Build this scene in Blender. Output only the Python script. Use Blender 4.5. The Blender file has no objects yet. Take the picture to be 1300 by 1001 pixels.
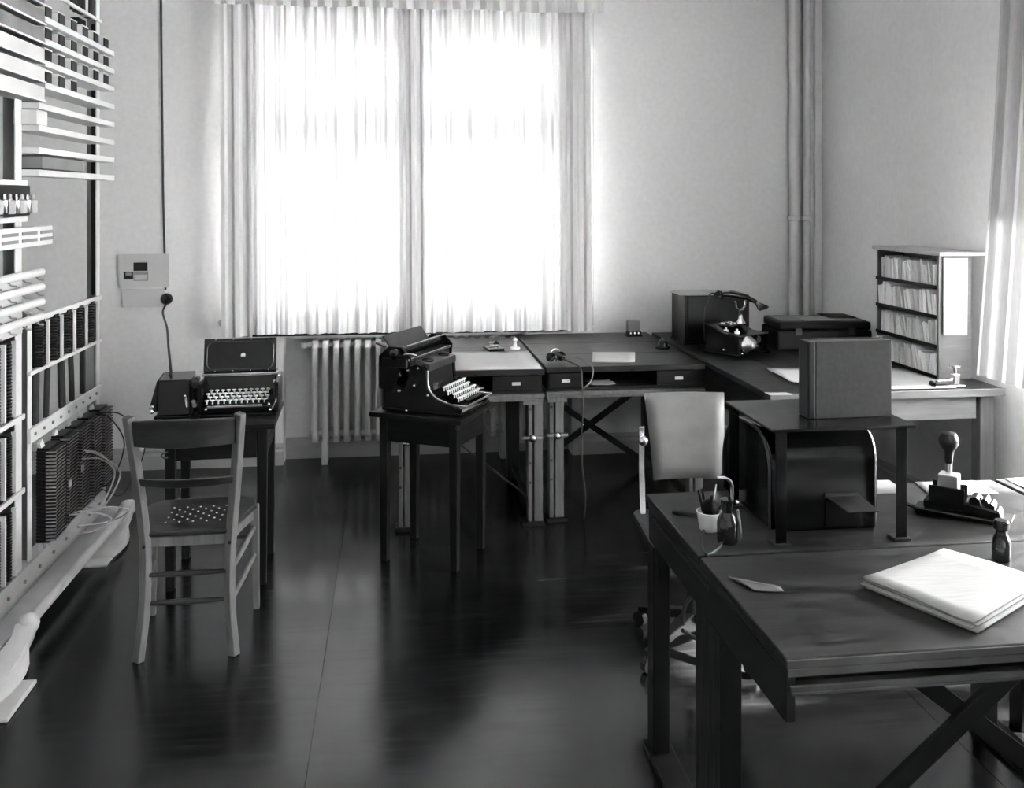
import bpy, bmesh, math, random
from mathutils import Vector, Matrix
random.seed(7)
SC = bpy.context.scene
COL = SC.collection
R = math.radians
# ------------------------------------------------------------------ camera
cd = bpy.data.cameras.new('camera'); cam = bpy.data.objects.new('camera', cd); COL.objects.link(cam)
cam.location = (0, 0, 1.7); cam.rotation_euler = (R(90), 0, R(-7.2))
cd.sensor_fit = 'HORIZONTAL'; cd.sensor_width = 36; cd.lens = 36 * 1180 / 1300
cd.shift_y = -250.5 / 1300; cd.clip_start = 0.05
SC.camera = cam
# ------------------------------------------------------------------ sky, sun, window portals, exposure
w = bpy.data.worlds.new('sky'); SC.world = w; w.use_nodes = True
bg = w.node_tree.nodes['Background']; bg.inputs[0].default_value = (.93, .93, .93, 1); bg.inputs[1].default_value = 7.0
sd = bpy.data.lights.new('sun', 'SUN'); sd.energy = 32.0; sd.angle = R(4); sd.color = (1, 1, 1)
sun = bpy.data.objects.new('sun', sd); COL.objects.link(sun)
sun.rotation_euler = Vector((-1, 0.20, -1.05)).to_track_quat('-Z', 'Y').to_euler()
def portal(name, loc, direction, sx, sy):
    d = bpy.data.lights.new(name, 'AREA'); d.shape = 'RECTANGLE'; d.size = sx; d.size_y = sy; d.cycles.is_portal = True
    o = bpy.data.objects.new(name, d); COL.objects.link(o); o.location = loc
    o.rotation_euler = Vector(direction).to_track_quat('-Z', 'Z').to_euler()
portal('window_portal', (0.12, 6.26, 1.82), (0, -1, 0), 2.1, 1.9)
portal('window_portal', (3.10, 2.71, 1.655), (-1, 0, 0), 2.22, 1.6)
portal('window_portal', (3.10, -1.20, 1.655), (-1, 0, 0), 1.2, 1.6)
SC.view_settings.view_transform = 'Standard'; SC.view_settings.look = 'None'
SC.view_settings.exposure = 3.4; SC.view_settings.gamma = 1.0; SC.view_settings.use_curve_mapping = False

# ------------------------------------------------------------------ materials
def mat(name, g, rough=.5, var=.12, scale=6, stretch=(1, 1, 1), bump=0, metal=0, spec=.3, coat=0, g2=None, detail=4, rvar=0):
    m = bpy.data.materials.new(name); m.use_nodes = True
    nt = m.node_tree; b = nt.nodes['Principled BSDF']
    tc = nt.nodes.new('ShaderNodeTexCoord'); mp = nt.nodes.new('ShaderNodeMapping')
    mp.inputs['Scale'].default_value = stretch
    nz = nt.nodes.new('ShaderNodeTexNoise'); nz.inputs['Scale'].default_value = scale; nz.inputs['Detail'].default_value = detail
    nt.links.new(tc.outputs['Object'], mp.inputs[0]); nt.links.new(mp.outputs[0], nz.inputs['Vector'])
    cr = nt.nodes.new('ShaderNodeValToRGB')
    lo = g * (1 - var); hi = g * (1 + var) if g2 is None else g2
    cr.color_ramp.elements[0].position = .25; cr.color_ramp.elements[1].position = .75
    cr.color_ramp.elements[0].color = (lo, lo, lo, 1); cr.color_ramp.elements[1].color = (hi, hi, hi, 1)
    nt.links.new(nz.outputs['Fac'], cr.inputs[0]); nt.links.new(cr.outputs[0], b.inputs['Base Color'])
    b.inputs['Roughness'].default_value = rough; b.inputs['Metallic'].default_value = metal
    b.inputs['Specular IOR Level'].default_value = spec; b.inputs['Coat Weight'].default_value = coat
    if rvar:
        mr = nt.nodes.new('ShaderNodeMapRange'); mr.inputs['From Min'].default_value = .3; mr.inputs['From Max'].default_value = .7
        mr.inputs['To Min'].default_value = rough - rvar; mr.inputs['To Max'].default_value = rough + rvar
        nt.links.new(nz.outputs['Fac'], mr.inputs['Value']); nt.links.new(mr.outputs[0], b.inputs['Roughness'])
    if bump:
        bp = nt.nodes.new('ShaderNodeBump'); bp.inputs['Strength'].default_value = bump; bp.inputs['Distance'].default_value = .01
        nt.links.new(nz.outputs['Fac'], bp.inputs['Height']); nt.links.new(bp.outputs[0], b.inputs['Normal'])
    return m
WALL = mat('wall_paint', .58, .85, .05, 30, bump=.05)
CEIL = mat('ceiling_paint', .86, .9, .03, 8)
BASEB = mat('baseboard_paint', .30, .5, .1, 5)
WFRAME = mat('window_paint', .5, .5, .06, 6)
DWOOD = mat('dark_wood', .007, .42, .4, 7, (1, 10, 10), .04, rvar=.1, spec=.16)
DWOODY = mat('dark_wood_lengthwise', .007, .42, .4, 7, (10, 1, 10), .04, rvar=.1, spec=.16)
DWOODZ = mat('dark_wood_upright', .008, .45, .4, 7, (12, 12, 1), .05, rvar=.1, spec=.16)
TOPW = mat('worn_table_top', .014, .32, .25, 9, (1, 7, 4), .01, rvar=.05, spec=.22)
DESKT = mat('worn_desk_top', .006, .36, .4, 7, (1, 3, 2), .008, rvar=.08, g2=.017, detail=6, spec=.20)
EDGEM = mat('polished_edge_painted_glints', .020, .24, .3, 2.6, (1, 1, 1), 0, spec=.5, g2=.11, detail=3)  # paler noise blotches stand in for glints along the desk's front edge
STAMPM = mat('dull_steel', .22, .35, .2, 14)
KNOBM = mat('brown_knob', .02, .25, .2, 9)
SCRAPM = mat('dim_scrap_paper', .06, .7, .15, 9)
CORDM = mat('braided_cord', .05, .6, .6, 160)
PALEW = mat('pale_wood', .13, .45, .2, 6, (1, 9, 9), .04)
PALEWZ = mat('pale_wood_upright', .12, .45, .2, 6, (9, 9, 1), .04)
IRONG = mat('grey_post_wood', .09, .45, .25, 6, (8, 8, 1), .05)
CHAIRW = mat('chair_wood', .12, .40, .3, 6, (6, 6, 1), .05)
CHAIRD = mat('chair_rail_wood', .025, .35, .5, 6, (1, 6, 6), .05)
BLACKE = mat('black_enamel', .0025, .20, .3, 9, rvar=.06, spec=.42)
BLACKM = mat('black_matte', .003, .55, .3, 12)
BLACKW = mat('black_wrinkle', .012, .42, .3, 90, bump=.3)
DKMET = mat('dark_metal', .06, .35, .3, 14, metal=.7)
CHROME = mat('bright_metal', .62, .22, .15, 12, metal=1)
KEYM = mat('key_caps', .62, .35, .1, 10)
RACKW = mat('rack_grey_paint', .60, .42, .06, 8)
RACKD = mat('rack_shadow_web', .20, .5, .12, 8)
RACKB = mat('rack_panel_paint', .50, .35, .10, 5)
RACKG = mat('smoked_panel', .16, .3, .5, 5)
EBON = mat('ebonite', .005, .4, .4, 30)
PINM = mat('tinned_pins', .30, .35, .3, 30, metal=.6)
CABLE = mat('dark_cable', .03, .6, .3, 30)
WIRE = mat('pale_wire', .42, .5, .2, 20)
PAPER = mat('paper', .42, .75, .04, 5, bump=.02)
CARDP = mat('card_stock', .78, .75, .10, 20, (1, 30, 1), .02)
CARDP2 = mat('card_stock_aged', .58, .75, .10, 20, (1, 30, 1), .02)
NEWSP = mat('document_paper', .27, .8, .12, 14, (1, 12, 1), .02)
PAPER2 = mat('aged_paper', .38, .75, .12, 6)
PAPER3 = mat('grey_paper', .20, .75, .15, 6)
LEATH = mat('light_leather', .09, .42, .12, 14, bump=.06)
GREYC = mat('grey_cloth_board', .024, .7, .2, 60, bump=.1)
RADM = mat('radiator_paint', .42, .4, .06, 6)
PIPEM = mat('pipe_paint', .52, .45, .05, 6)
CER = mat('white_ceramic', .72, .25, .04, 6)
POTM = mat('clay_pot', .10, .8, .2, 14)
CASTI = mat('painted_cast_iron', .42, .42, .10, 9, bump=.08)
GROUND = mat('street_ground', .5, .9, .2, .5)

def scuffs(m, g, amount, layers, dr):
    nt = m.node_tree; b = nt.nodes['Principled BSDF']
    tc = [n for n in nt.nodes if n.type == 'TEX_COORD'][0]
    prev = b.inputs['Base Color'].links[0].from_socket; rprev = b.inputs['Roughness'].links[0].from_socket
    for i, (rot, sc, sx, sy) in enumerate(layers):
        mp = nt.nodes.new('ShaderNodeMapping'); mp.inputs['Rotation'].default_value = (0, 0, R(rot)); mp.inputs['Scale'].default_value = (sx, sy, 1); mp.inputs['Location'].default_value = (i * 3.1, i * 1.7, 0)
        nz = nt.nodes.new('ShaderNodeTexNoise'); nz.inputs['Scale'].default_value = sc; nz.inputs['Detail'].default_value = 4; nz.inputs['Distortion'].default_value = .3
        mr = nt.nodes.new('ShaderNodeMapRange'); mr.inputs['From Min'].default_value = .53; mr.inputs['From Max'].default_value = .80; mr.inputs['To Max'].default_value = amount
        mx = nt.nodes.new('ShaderNodeMix'); mx.data_type = 'RGBA'; mx.inputs['B'].default_value = (g, g, g, 1)
        ad = nt.nodes.new('ShaderNodeMath'); ad.operation = 'MULTIPLY_ADD'; ad.inputs[1].default_value = dr
        nt.links.new(tc.outputs['Object'], mp.inputs[0]); nt.links.new(mp.outputs[0], nz.inputs['Vector']); nt.links.new(nz.outputs['Fac'], mr.inputs['Value'])
        nt.links.new(mr.outputs[0], mx.inputs['Factor']); nt.links.new(prev, mx.inputs['A']); prev = mx.outputs['Result']
        nt.links.new(mr.outputs[0], ad.inputs[0]); nt.links.new(rprev, ad.inputs[2]); rprev = ad.outputs[0]
    nt.links.new(prev, b.inputs['Base Color']); nt.links.new(rprev, b.inputs['Roughness'])
    return m
LINO = scuffs(mat('dark_linoleum', .004, .19, .3, 3.5, (1, 1, 1), .006, detail=10, g2=.007, rvar=.04, spec=.50), .03, .4,
              ((35, 3, .8, 9), (-50, 3.4, .7, 11), (75, 2.6, .9, 8), (10, 2.2, 1, 2)), .12)
scuffs(DESKT, .05, .6, ((6, 7, .5, 7), (-30, 6, .6, 9), (5, 4.5, 1, 2.2)), .12)

def cloth_mat(name, g, transp, transl):
    m = bpy.data.materials.new(name); m.use_nodes = True; nt = m.node_tree; nt.nodes.clear()
    out = nt.nodes.new('ShaderNodeOutputMaterial')
    tc = nt.nodes.new('ShaderNodeTexCoord'); mp = nt.nodes.new('ShaderNodeMapping'); mp.inputs['Scale'].default_value = (60, 60, 2)
    nz = nt.nodes.new('ShaderNodeTexNoise'); nz.inputs['Scale'].default_value = 2; nz.inputs['Detail'].default_value = 3
    cr = nt.nodes.new('ShaderNodeValToRGB')
    cr.color_ramp.elements[0].position = .3; cr.color_ramp.elements[1].position = .7
    cr.color_ramp.elements[0].color = (g * .88,) * 3 + (1,); cr.color_ramp.elements[1].color = (g,) * 3 + (1,)
    nt.links.new(tc.outputs['Object'], mp.inputs[0]); nt.links.new(mp.outputs[0], nz.inputs['Vector']); nt.links.new(nz.outputs['Fac'], cr.inputs[0])
    d = nt.nodes.new('ShaderNodeBsdfDiffuse'); t = nt.nodes.new('ShaderNodeBsdfTranslucent'); tr = nt.nodes.new('ShaderNodeBsdfTransparent')
    nt.links.new(cr.outputs[0], d.inputs[0]); nt.links.new(cr.outputs[0], t.inputs[0])
    m1 = nt.nodes.new('ShaderNodeMixShader'); m1.inputs[0].default_value = transl
    m2 = nt.nodes.new('ShaderNodeMixShader'); m2.inputs[0].default_value = transp
    nt.links.new(d.outputs[0], m1.inputs[1]); nt.links.new(t.outputs[0], m1.inputs[2])
    nt.links.new(m1.outputs[0], m2.inputs[1]); nt.links.new(tr.outputs[0], m2.inputs[2]); nt.links.new(m2.outputs[0], out.inputs[0])
    return m
SHEER = cloth_mat('sheer_curtain_cloth', .86, .0038, .0115)
VALC = cloth_mat('valance_cloth', .62, .0, .05)
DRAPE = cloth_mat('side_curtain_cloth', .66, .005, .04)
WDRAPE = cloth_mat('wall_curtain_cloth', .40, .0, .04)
NETC = cloth_mat('unseen_net_curtain_cloth', .88, .10, .55)
def glass_mat():
    m = bpy.data.materials.new('window_glass'); m.use_nodes = True; nt = m.node_tree; nt.nodes.clear()
    out = nt.nodes.new('ShaderNodeOutputMaterial'); tr = nt.nodes.new('ShaderNodeBsdfTransparent'); gl = nt.nodes.new('ShaderNodeBsdfGlossy')
    tr.inputs[0].default_value = (.95, .95, .95, 1); gl.inputs['Roughness'].default_value = .03
    fr = nt.nodes.new('ShaderNodeFresnel'); fr.inputs[0].default_value = 1.3
    mx = nt.nodes.new('ShaderNodeMixShader'); nt.links.new(fr.outputs[0], mx.inputs[0])
    nt.links.new(tr.outputs[0], mx.inputs[1]); nt.links.new(gl.outputs[0], mx.inputs[2]); nt.links.new(mx.outputs[0], out.inputs[0])
    return m
GLASS = glass_mat()
INKG = mat('dark_ink_glass', .008, .08, .2, 8, coat=.6)

# ------------------------------------------------------------------ mesh helpers
class MB:
    def __init__(s): s.v = []; s.f = []
    def add(s, vs, fs):
        n = len(s.v); s.v += [tuple(v) for v in vs]; s.f += [tuple(i + n for i in f) for f in fs]; return s
    def box(s, x0, x1, y0, y1, z0, z1):
        vs = [(x, y, z) for z in (z0, z1) for y in (y0, y1) for x in (x0, x1)]
        return s.add(vs, [(0, 2, 3, 1), (4, 5, 7, 6), (0, 1, 5, 4), (2, 6, 7, 3), (0, 4, 6, 2), (1, 3, 7, 5)])
    def hexa(s, b, t):                                   # bottom quad, top quad (counter-clockwise)
        return s.add(list(b) + list(t), [(3, 2, 1, 0), (4, 5, 6, 7), (0, 1, 5, 4), (1, 2, 6, 5), (2, 3, 7, 6), (3, 0, 4, 7)])
    def bar(s, p, q, wd, ht, up=(0, 0, 1)):
        p = Vector(p); q = Vector(q); d = (q - p).normalized(); u = Vector(up)
        if abs(d.dot(u)) > .99: u = Vector((0, 1, 0))
        sd_ = d.cross(u).normalized(); u = sd_.cross(d)
        a = sd_ * wd / 2; b = u * ht / 2
        vs = [p - a - b, p + a - b, p + a + b, p - a + b, q - a - b, q + a - b, q + a + b, q - a + b]
        return s.add(vs, [(0, 1, 2, 3), (7, 6, 5, 4), (0, 4, 5, 1), (1, 5, 6, 2), (2, 6, 7, 3), (3, 7, 4, 0)])
    def sweep(s, pts, sizes, side=(1, 0, 0)):            # rectangular section along points, (w,d) each; w along side
        sdv = Vector(side); rings = []
        for i, p in enumerate(pts):
            p = Vector(p); a = Vector(pts[max(i - 1, 0)]); b = Vector(pts[min(i + 1, len(pts) - 1)])
            d = (b - a).normalized(); n = d.cross(sdv).normalized(); sv = n.cross(d)
            wd, dp = sizes[i] if isinstance(sizes, list) else sizes
            rings.append([p - sv * wd / 2 - n * dp / 2, p + sv * wd / 2 - n * dp / 2, p + sv * wd / 2 + n * dp / 2, p - sv * wd / 2 + n * dp / 2])
        vs = [v for r in rings for v in r]; fs = []
        for i in range(len(pts) - 1):
            for k in range(4): fs.append((i * 4 + k, i * 4 + (k + 1) % 4, i * 4 + 4 + (k + 1) % 4, i * 4 + 4 + k))
        fs.append((3, 2, 1, 0)); n = (len(pts) - 1) * 4; fs.append((n, n + 1, n + 2, n + 3))
        return s.add(vs, fs)
    def tube(s, pts, r, n=8):
        pts = [Vector(p) for p in pts]; rings = []; ref = None
        for i, p in enumerate(pts):
            d = (pts[min(i + 1, len(pts) - 1)] - pts[max(i - 1, 0)]).normalized()
            if ref is None: ref = Vector((0, 0, 1)) if abs(d.z) < .9 else Vector((1, 0, 0))
            a = d.cross(ref).normalized(); b = a.cross(d).normalized(); ref = b
            rr = r[i] if isinstance(r, (list, tuple)) else r
            rings.append([p + (a * math.cos(2 * math.pi * k / n) + b * math.sin(2 * math.pi * k / n)) * rr for k in range(n)])
        vs = [v for q in rings for v in q]; fs = []
        for i in range(len(pts) - 1):
            for k in range(n): fs.append((i * n + k, i * n + n + k, i * n + n + (k + 1) % n, i * n + (k + 1) % n))
        fs.append(tuple(range(n))); m = (len(pts) - 1) * n; fs.append(tuple(reversed(range(m, m + n))))
        return s.add(vs, fs)
    def cyl(s, p, q, r, r2=None, n=16): return s.tube([p, q], [r, r if r2 is None else r2], n)
    def lathe(s, prof, c=(0, 0, 0), n=20):
        vs = []; fs = []
        for (r, z) in prof:
            for k in range(n):
                a = 2 * math.pi * k / n; vs.append((c[0] + r * math.cos(a), c[1] + r * math.sin(a), c[2] + z))
        for i in range(len(prof) - 1):
            for k in range(n): fs.append((i * n + k, i * n + (k + 1) % n, i * n + n + (k + 1) % n, i * n + n + k))
        fs.append(tuple(reversed(range(n)))); m = (len(prof) - 1) * n; fs.append(tuple(range(m, m + n)))
        return s.add(vs, fs)
    def ball(s, c, r, n=14, sz=1):
        return s.lathe([(max(r * math.sin(math.pi * i / 8), 1e-4), -r * sz * math.cos(math.pi * i / 8)) for i in range(9)], c, n)
    def prism(s, poly, a0, a1, axis='x'):                # poly in the other two axes
        def P(a, p): return {'x': (a, p[0], p[1]), 'y': (p[0], a, p[1]), 'z': (p[0], p[1], a)}[axis]
        n = len(poly); vs = [P(a0, p) for p in poly] + [P(a1, p) for p in poly]
        fs = [tuple(reversed(range(n))), tuple(range(n, 2 * n))] + [(i, (i + 1) % n, n + (i + 1) % n, n + i) for i in range(n)]
        return s.add(vs, fs)
    def xf(s, M_):
        s.v = [tuple(M_ @ Vector(v)) for v in s.v]; return s
    def build(s, name, m, parent=None, bevel=0, smooth=False, seg=2, loc=None, rz=0, solid=0):
        me = bpy.data.meshes.new(name); me.from_pydata(s.v, [], s.f)
        bm = bmesh.new(); bm.from_mesh(me); bmesh.ops.recalc_face_normals(bm, faces=bm.faces); bm.to_mesh(me); bm.free()
        if smooth:
            me.polygons.foreach_set('use_smooth', [True] * len(me.polygons)); me.set_sharp_from_angle(angle=R(38))
        me.materials.append(m); o = bpy.data.objects.new(name, me); COL.objects.link(o)
        if parent: o.parent = parent
        if loc is not None: o.location = loc
        o.rotation_euler.z = rz
        if solid:
            k = o.modifiers.new('Solid', 'SOLIDIFY'); k.thickness = solid
        if bevel:
            k = o.modifiers.new('Bevel', 'BEVEL'); k.width = bevel; k.segments = seg; k.limit_method = 'ANGLE'; k.angle_limit = R(35)
        return o
def tag(o, label=None, cat=None, group=None, kind=None):
    if label: o['label'] = label
    if cat: o['category'] = cat
    if group: o['group'] = group
    if kind: o['kind'] = kind
    return o
def thing(name, label, cat, loc=(0, 0, 0), rz=0, group=None):
    o = bpy.data.objects.new(name, None); o.empty_display_size = .05; COL.objects.link(o)
    o.location = loc; o.rotation_euler.z = rz
    return tag(o, label, cat, group)
def copy_part(o, parent, loc=None):
    c = o.copy(); COL.objects.link(c); c.parent = parent
    if loc is not None: c.location = loc
    for ch in o.children:
        copy_part(ch, c)
    return c
def box(name, m, b, parent=None, bevel=.003, **k): return MB().box(*b).build(name, m, parent, bevel, **k)
def smoothpts(pts, n=6):                                  # Catmull-Rom
    P = [Vector(p) for p in pts]; P = [P[0] * 2 - P[1]] + P + [P[-1] * 2 - P[-2]]; out = []
    for i in range(1, len(P) - 2):
        for k in range(n):
            t = k / n
            out.append(.5 * ((2 * P[i]) + (P[i + 1] - P[i - 1]) * t + (2 * P[i - 1] - 5 * P[i] + 4 * P[i + 1] - P[i + 2]) * t * t + (3 * P[i] - P[i - 1] - 3 * P[i + 1] + P[i + 2]) * t ** 3))
    out.append(P[-2]); return out
def rrect(x0, x1, y0, y1, r, n=5):
    out = []
    for cx, cy, a0 in ((x1 - r, y1 - r, 0), (x0 + r, y1 - r, 90), (x0 + r, y0 + r, 180), (x1 - r, y0 + r, 270)):
        for k in range(n + 1):
            a = R(a0 + 90 * k / n); out.append((cx + r * math.cos(a), cy + r * math.sin(a)))
    return out

# ================================================================== THE ROOM
XL, XR, YB, YF, ZC = -3.2, 2.885, 6.036, -2.2, 3.5
WX0, WX1, WZ0, WZ1 = -.92, 1.16, .86, 2.84                # back window opening
RW = [(1.60, 3.82), (-1.85, -.55)]                          # right wall windows, y ranges
RZ0, RZ1 = .86, 2.45
def S(o): o['kind'] = 'structure'; return o
# floor: sheets of linoleum
fl = S(box('floor', BLACKM, (XL, XR + .3, YF, YB + .3, -.06, -.004), bevel=0))
for x0, x1 in ((XL, -2.258), (-2.256, -.2575), (-.2555, 1.742), (1.744, XR)):
    box('linoleum_sheet', LINO, (x0, x1, YF, YB + .14, -.004, 0), fl, 0)
wb = MB(); NX0 = -.70  # recess behind the radiator added to darken the wall there
wb.box(XL, WX0, YB, YB + .3, 0, ZC).box(WX1, XR + .3, YB, YB + .3, 0, ZC).box(WX0, NX0, YB, YB + .3, 0, WZ0).box(NX0, WX1, YB + .14, YB + .3, 0, .80).box(NX0, WX1, YB, YB + .3, .80, WZ0).box(WX0, WX1, YB, YB + .3, WZ1, ZC)
S(wb.build('wall_back', WALL))
wr = MB(); ys = [YF, RW[1][0], RW[1][1], RW[0][0], RW[0][1], YB]
for i in (0, 2, 4): wr.box(XR, XR + .3, ys[i], ys[i + 1], 0, ZC)
for y0, y1 in RW: wr.box(XR, XR + .3, y0, y1, 0, RZ0).box(XR, XR + .3, y0, y1, RZ1, ZC)
S(wr.build('wall_right', WALL))
S(box('wall_left', WALL, (XL - .2, XL, YF, YB + .3, 0, ZC), bevel=0))
S(box('wall_front', WALL, (XL - .2, XR + .3, YF - .2, YF, 0, ZC), bevel=0))
S(box('ceiling', CEIL, (XL - .2, XR + .3, YF - .2, YB + .3, ZC, ZC + .15), bevel=0))
for bx0, bx1, off in ((XL, NX0, 0), (NX0, WX1, .14), (WX1, XR, 0)):
    q = YB + off
    S(MB().prism([(q, 0), (q - .022, 0), (q - .022, .085), (q - .014, .10), (q - .014, .115), (q - .006, .135), (q, .135)], bx0, bx1, 'x').build('baseboard_back', BASEB))
bbr = S(MB().prism([(XR, 0), (XR - .022, 0), (XR - .022, .085), (XR - .014, .10), (XR - .014, .115), (XR - .006, .135), (XR, .135)], YF, YB - .024, 'y').build('baseboard_right', BASEB))
S(box('trim_corner', WALL, (XR - .05, XR, YB - .03, YB, .14, ZC), bevel=.006))
gd = S(box('exterior_ground', GROUND, (-60, 60, 6.8, 90, -4.2, -4), bevel=0))
gd2 = S(box('exterior_ground', GROUND, (3.8, 70, -60, 6.8, -4.2, -4), bevel=0))
# windows
def window(name, axis, a0, a1, z0, z1, c, parts):
    def bxx(m, n, u0, u1, d0, d1, w0, w1, p):
        b = (u0, u1, c + d0, c + d1, w0, w1) if axis == 'y' else (c + d0, c + d1, u0, u1, w0, w1)
        return box(n, m, b, p, .004)
    root = bxx(WFRAME, name, a0, a1, .06, .16, z0, z0 + .05, None); S(root)
    fr = MB()
    for n, b in (('jamb', (a0, a0 + .06, z0 + .05, z1)), ('jamb', (a1 - .06, a1, z0 + .05, z1)), ('head', (a0 + .06, a1 - .06, z1 - .07, z1))):
        bxx(WFRAME, n, b[0], b[1], .06, .16, b[2], b[3], root)
    mid = (a0 + a1) / 2; tz = 2.10
    bxx(WFRAME, 'transom', a0 + .06, a1 - .06, .06, .16, tz, tz + .11, root)
    ed = [a0 + .06] + [mid] * parts + [a1 - .06] if parts else [a0 + .06, a1 - .06]
    if parts: bxx(WFRAME, 'mullion', mid - .05, mid + .05, .055, .165, z0 + .05, z1 - .07, root)
    for i in range(len(ed) - 1):
        for q0, q1 in ((z0 + .05, tz), (tz + .11, z1 - .07)):
            s0, s1 = ed[i] + (.05 if i else 0), ed[i + 1] - (.05 if parts and i == 0 else 0)
            for n, b in (('sash_rail', (s0, s1, q0, q0 + .045)), ('sash_rail', (s0, s1, q1 - .045, q1)), ('sash_stile', (s0, s0 + .04, q0 + .045, q1 - .045)), ('sash_stile', (s1 - .04, s1, q0 + .045, q1 - .045))):
                bxx(WFRAME, n, b[0], b[1], .085, .135, b[2], b[3], root)
            bxx(GLASS, 'pane', s0 + .04, s1 - .04, .108, .112, q0 + .045, q1 - .045, root).modifiers.clear()
    return root
window('window_1', 'y', WX0, WX1, WZ0, WZ1, YB + .03, 1)
window('window_2', 'x', RW[0][0], RW[0][1], RZ0, RZ1, XR + .03, 1)
window('window_3', 'x', RW[1][0], RW[1][1], RZ0, RZ1, XR + .03, 0)
S(box('trim_windowsill', DWOOD, (-.98, 1.20, YB - .085, YB + .075, .825, .86), bevel=.006))
S(box('trim_windowsill', WFRAME, (XR - .06, XR + .08, RW[0][0] - .05, RW[0][1] + .05, .825, .86), bevel=.006))

# ================================================================== CURTAINS
def cloth(name, m, s0, s1, z0, z1, fold, P, label, cat, group=None, nx=220, nz=14, hem=None):
    b = MB(); vs = []; fs = []
    for j in range(nz + 1):
        t = j / nz; z = z0 + (z1 - z0) * t
        for i in range(nx + 1):
            s = i / nx; x = s0 + (s1 - s0) * s; zz = z + (hem(x) * (1 - t) if hem else 0)
            vs.append(P(x, fold(x, s, t), zz, t))
    for j in range(nz):
        for i in range(nx): fs.append((j * (nx + 1) + i, j * (nx + 1) + i + 1, (j + 1) * (nx + 1) + i + 1, (j + 1) * (nx + 1) + i))
    b.add(vs, fs); o = b.build(name, m, None, smooth=True); return tag(o, label, cat, group)
def pleat(x, ph, per):                                    # flat-faced pleats
    q = math.sin(2 * math.pi * x / per + ph); return max(-.7, min(.7, q * 1.35))
def fold_a(seed):
    r = random.Random(seed); p1, p2, p3 = [r.uniform(0, 6) for _ in range(3)]
    def f(x, s, t):
        e = max(0, 1 - min(s, 1 - s) / .12)               # bunched at both edges
        base = .020 * pleat(x + .02 * math.sin(5 * x), p1, .148) + .008 * math.sin(2 * math.pi * x / .061 + p2) + .004 * math.sin(2 * math.pi * x / .031 + p3)
        return base * (1 + .15 * math.sin(3 * t + p2)) + e * .014 * math.sin(2 * math.pi * x / .05)
    return f
Pback = lambda yc: (lambda x, d, z, t: (x + .012 * (1 - t), yc + d, z))
cloth('window_curtain', SHEER, -1.055, .108, .845, 2.93, fold_a(3), Pback(YB - .13), 'sheer white pleated curtain over the window half above the radiator', 'curtain', 'sheer window curtains')
cloth('window_curtain', SHEER, .115, 1.235, .838, 2.93, fold_a(8), Pback(YB - .125), 'sheer white pleated curtain over the window half nearer the corner pipes', 'curtain', 'sheer window curtains')
# gathered denser side drapes
def fold_b(ph, per, amp): return lambda x, s, t: amp * pleat(x, ph, per) + .004 * math.sin(40 * x + ph)
cloth('side_drape', DRAPE, -1.06, -.875, .842, 2.93, fold_b(.5, .085, .014), Pback(YB - .185), 'narrow white drape hanging at the window edge beside the wall notices', 'drape', 'window drapes', nx=70)
cloth('side_drape', DRAPE, .065, .175, .84, 2.93, fold_b(1.2, .07, .012), Pback(YB - .19), 'narrow white drape hanging down the middle of the window', 'drape', 'window drapes', nx=50)
cloth('side_drape', DRAPE, 1.09, 1.245, .838, 2.93, fold_b(2.2, .085, .014), Pback(YB - .185), 'narrow white drape at the window edge nearer the corner pipes', 'drape', 'window drapes', nx=70)
rv = random.Random(5); vph = [rv.uniform(-.2, .2) for _ in range(60)]
def fold_v(x, s, t):
    q = (x + 1.1) / .083; k = int(q); f = q - k
    w = .5 + .3 * vph[k % 60]
    return (.024 * (f / w) if f < w else .024 * (1 - (f - w) / (1 - w))) * (1.15 - .3 * t) - .012
cloth('window_valance', VALC, -1.088, 1.335, 2.866, 3.14, fold_v, Pback(YB - .245), 'white knife-pleated valance along the top of the curtained window', 'valance', nx=420, nz=4,
      hem=lambda x: -.004 * math.sin(9 * x) - .003 * math.sin(31 * x))
rod = MB().cyl((-1.09, YB - .21, 3.15), (1.335, YB - .21, 3.15), .014, n=10)
for q in (-1.0, .12, 1.25): rod.bar((q, YB - .21, 3.15), (q, YB, 3.15), .015, .03)
tag(rod.build('curtain_rod', WFRAME), 'white curtain rod at the top of the pleated valance', 'curtain rod')
# curtains on the right wall
def Pright(xc): return lambda y, d, z, t: (xc + d - .25 * (1 - t) ** 1.2, y - .17 * (1 - t), z)
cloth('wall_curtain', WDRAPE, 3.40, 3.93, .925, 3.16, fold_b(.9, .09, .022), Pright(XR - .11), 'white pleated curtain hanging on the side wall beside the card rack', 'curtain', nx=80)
cloth('wall_curtain', NETC, 1.50, 2.52, .83, 3.16, fold_b(.3, .12, .02), lambda y, d, z, t: (XR - .11 + d, y, z), 'added unseen sheer curtain keeping sun off the front desk', 'curtain', nx=120)  # unseen curtain added to block sun from the desk and soften side light
rod2 = MB().cyl((XR - .10, .2, 3.17), (XR - .10, 4.05, 3.17), .014, n=10)
for q in (.3, 2.2, 4.0): rod2.bar((XR - .10, q, 3.17), (XR, q, 3.17), .015, .03)
tag(rod2.build('curtain_rod', WFRAME), 'white curtain rod over the side window beside the card rack', 'curtain rod')
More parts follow.
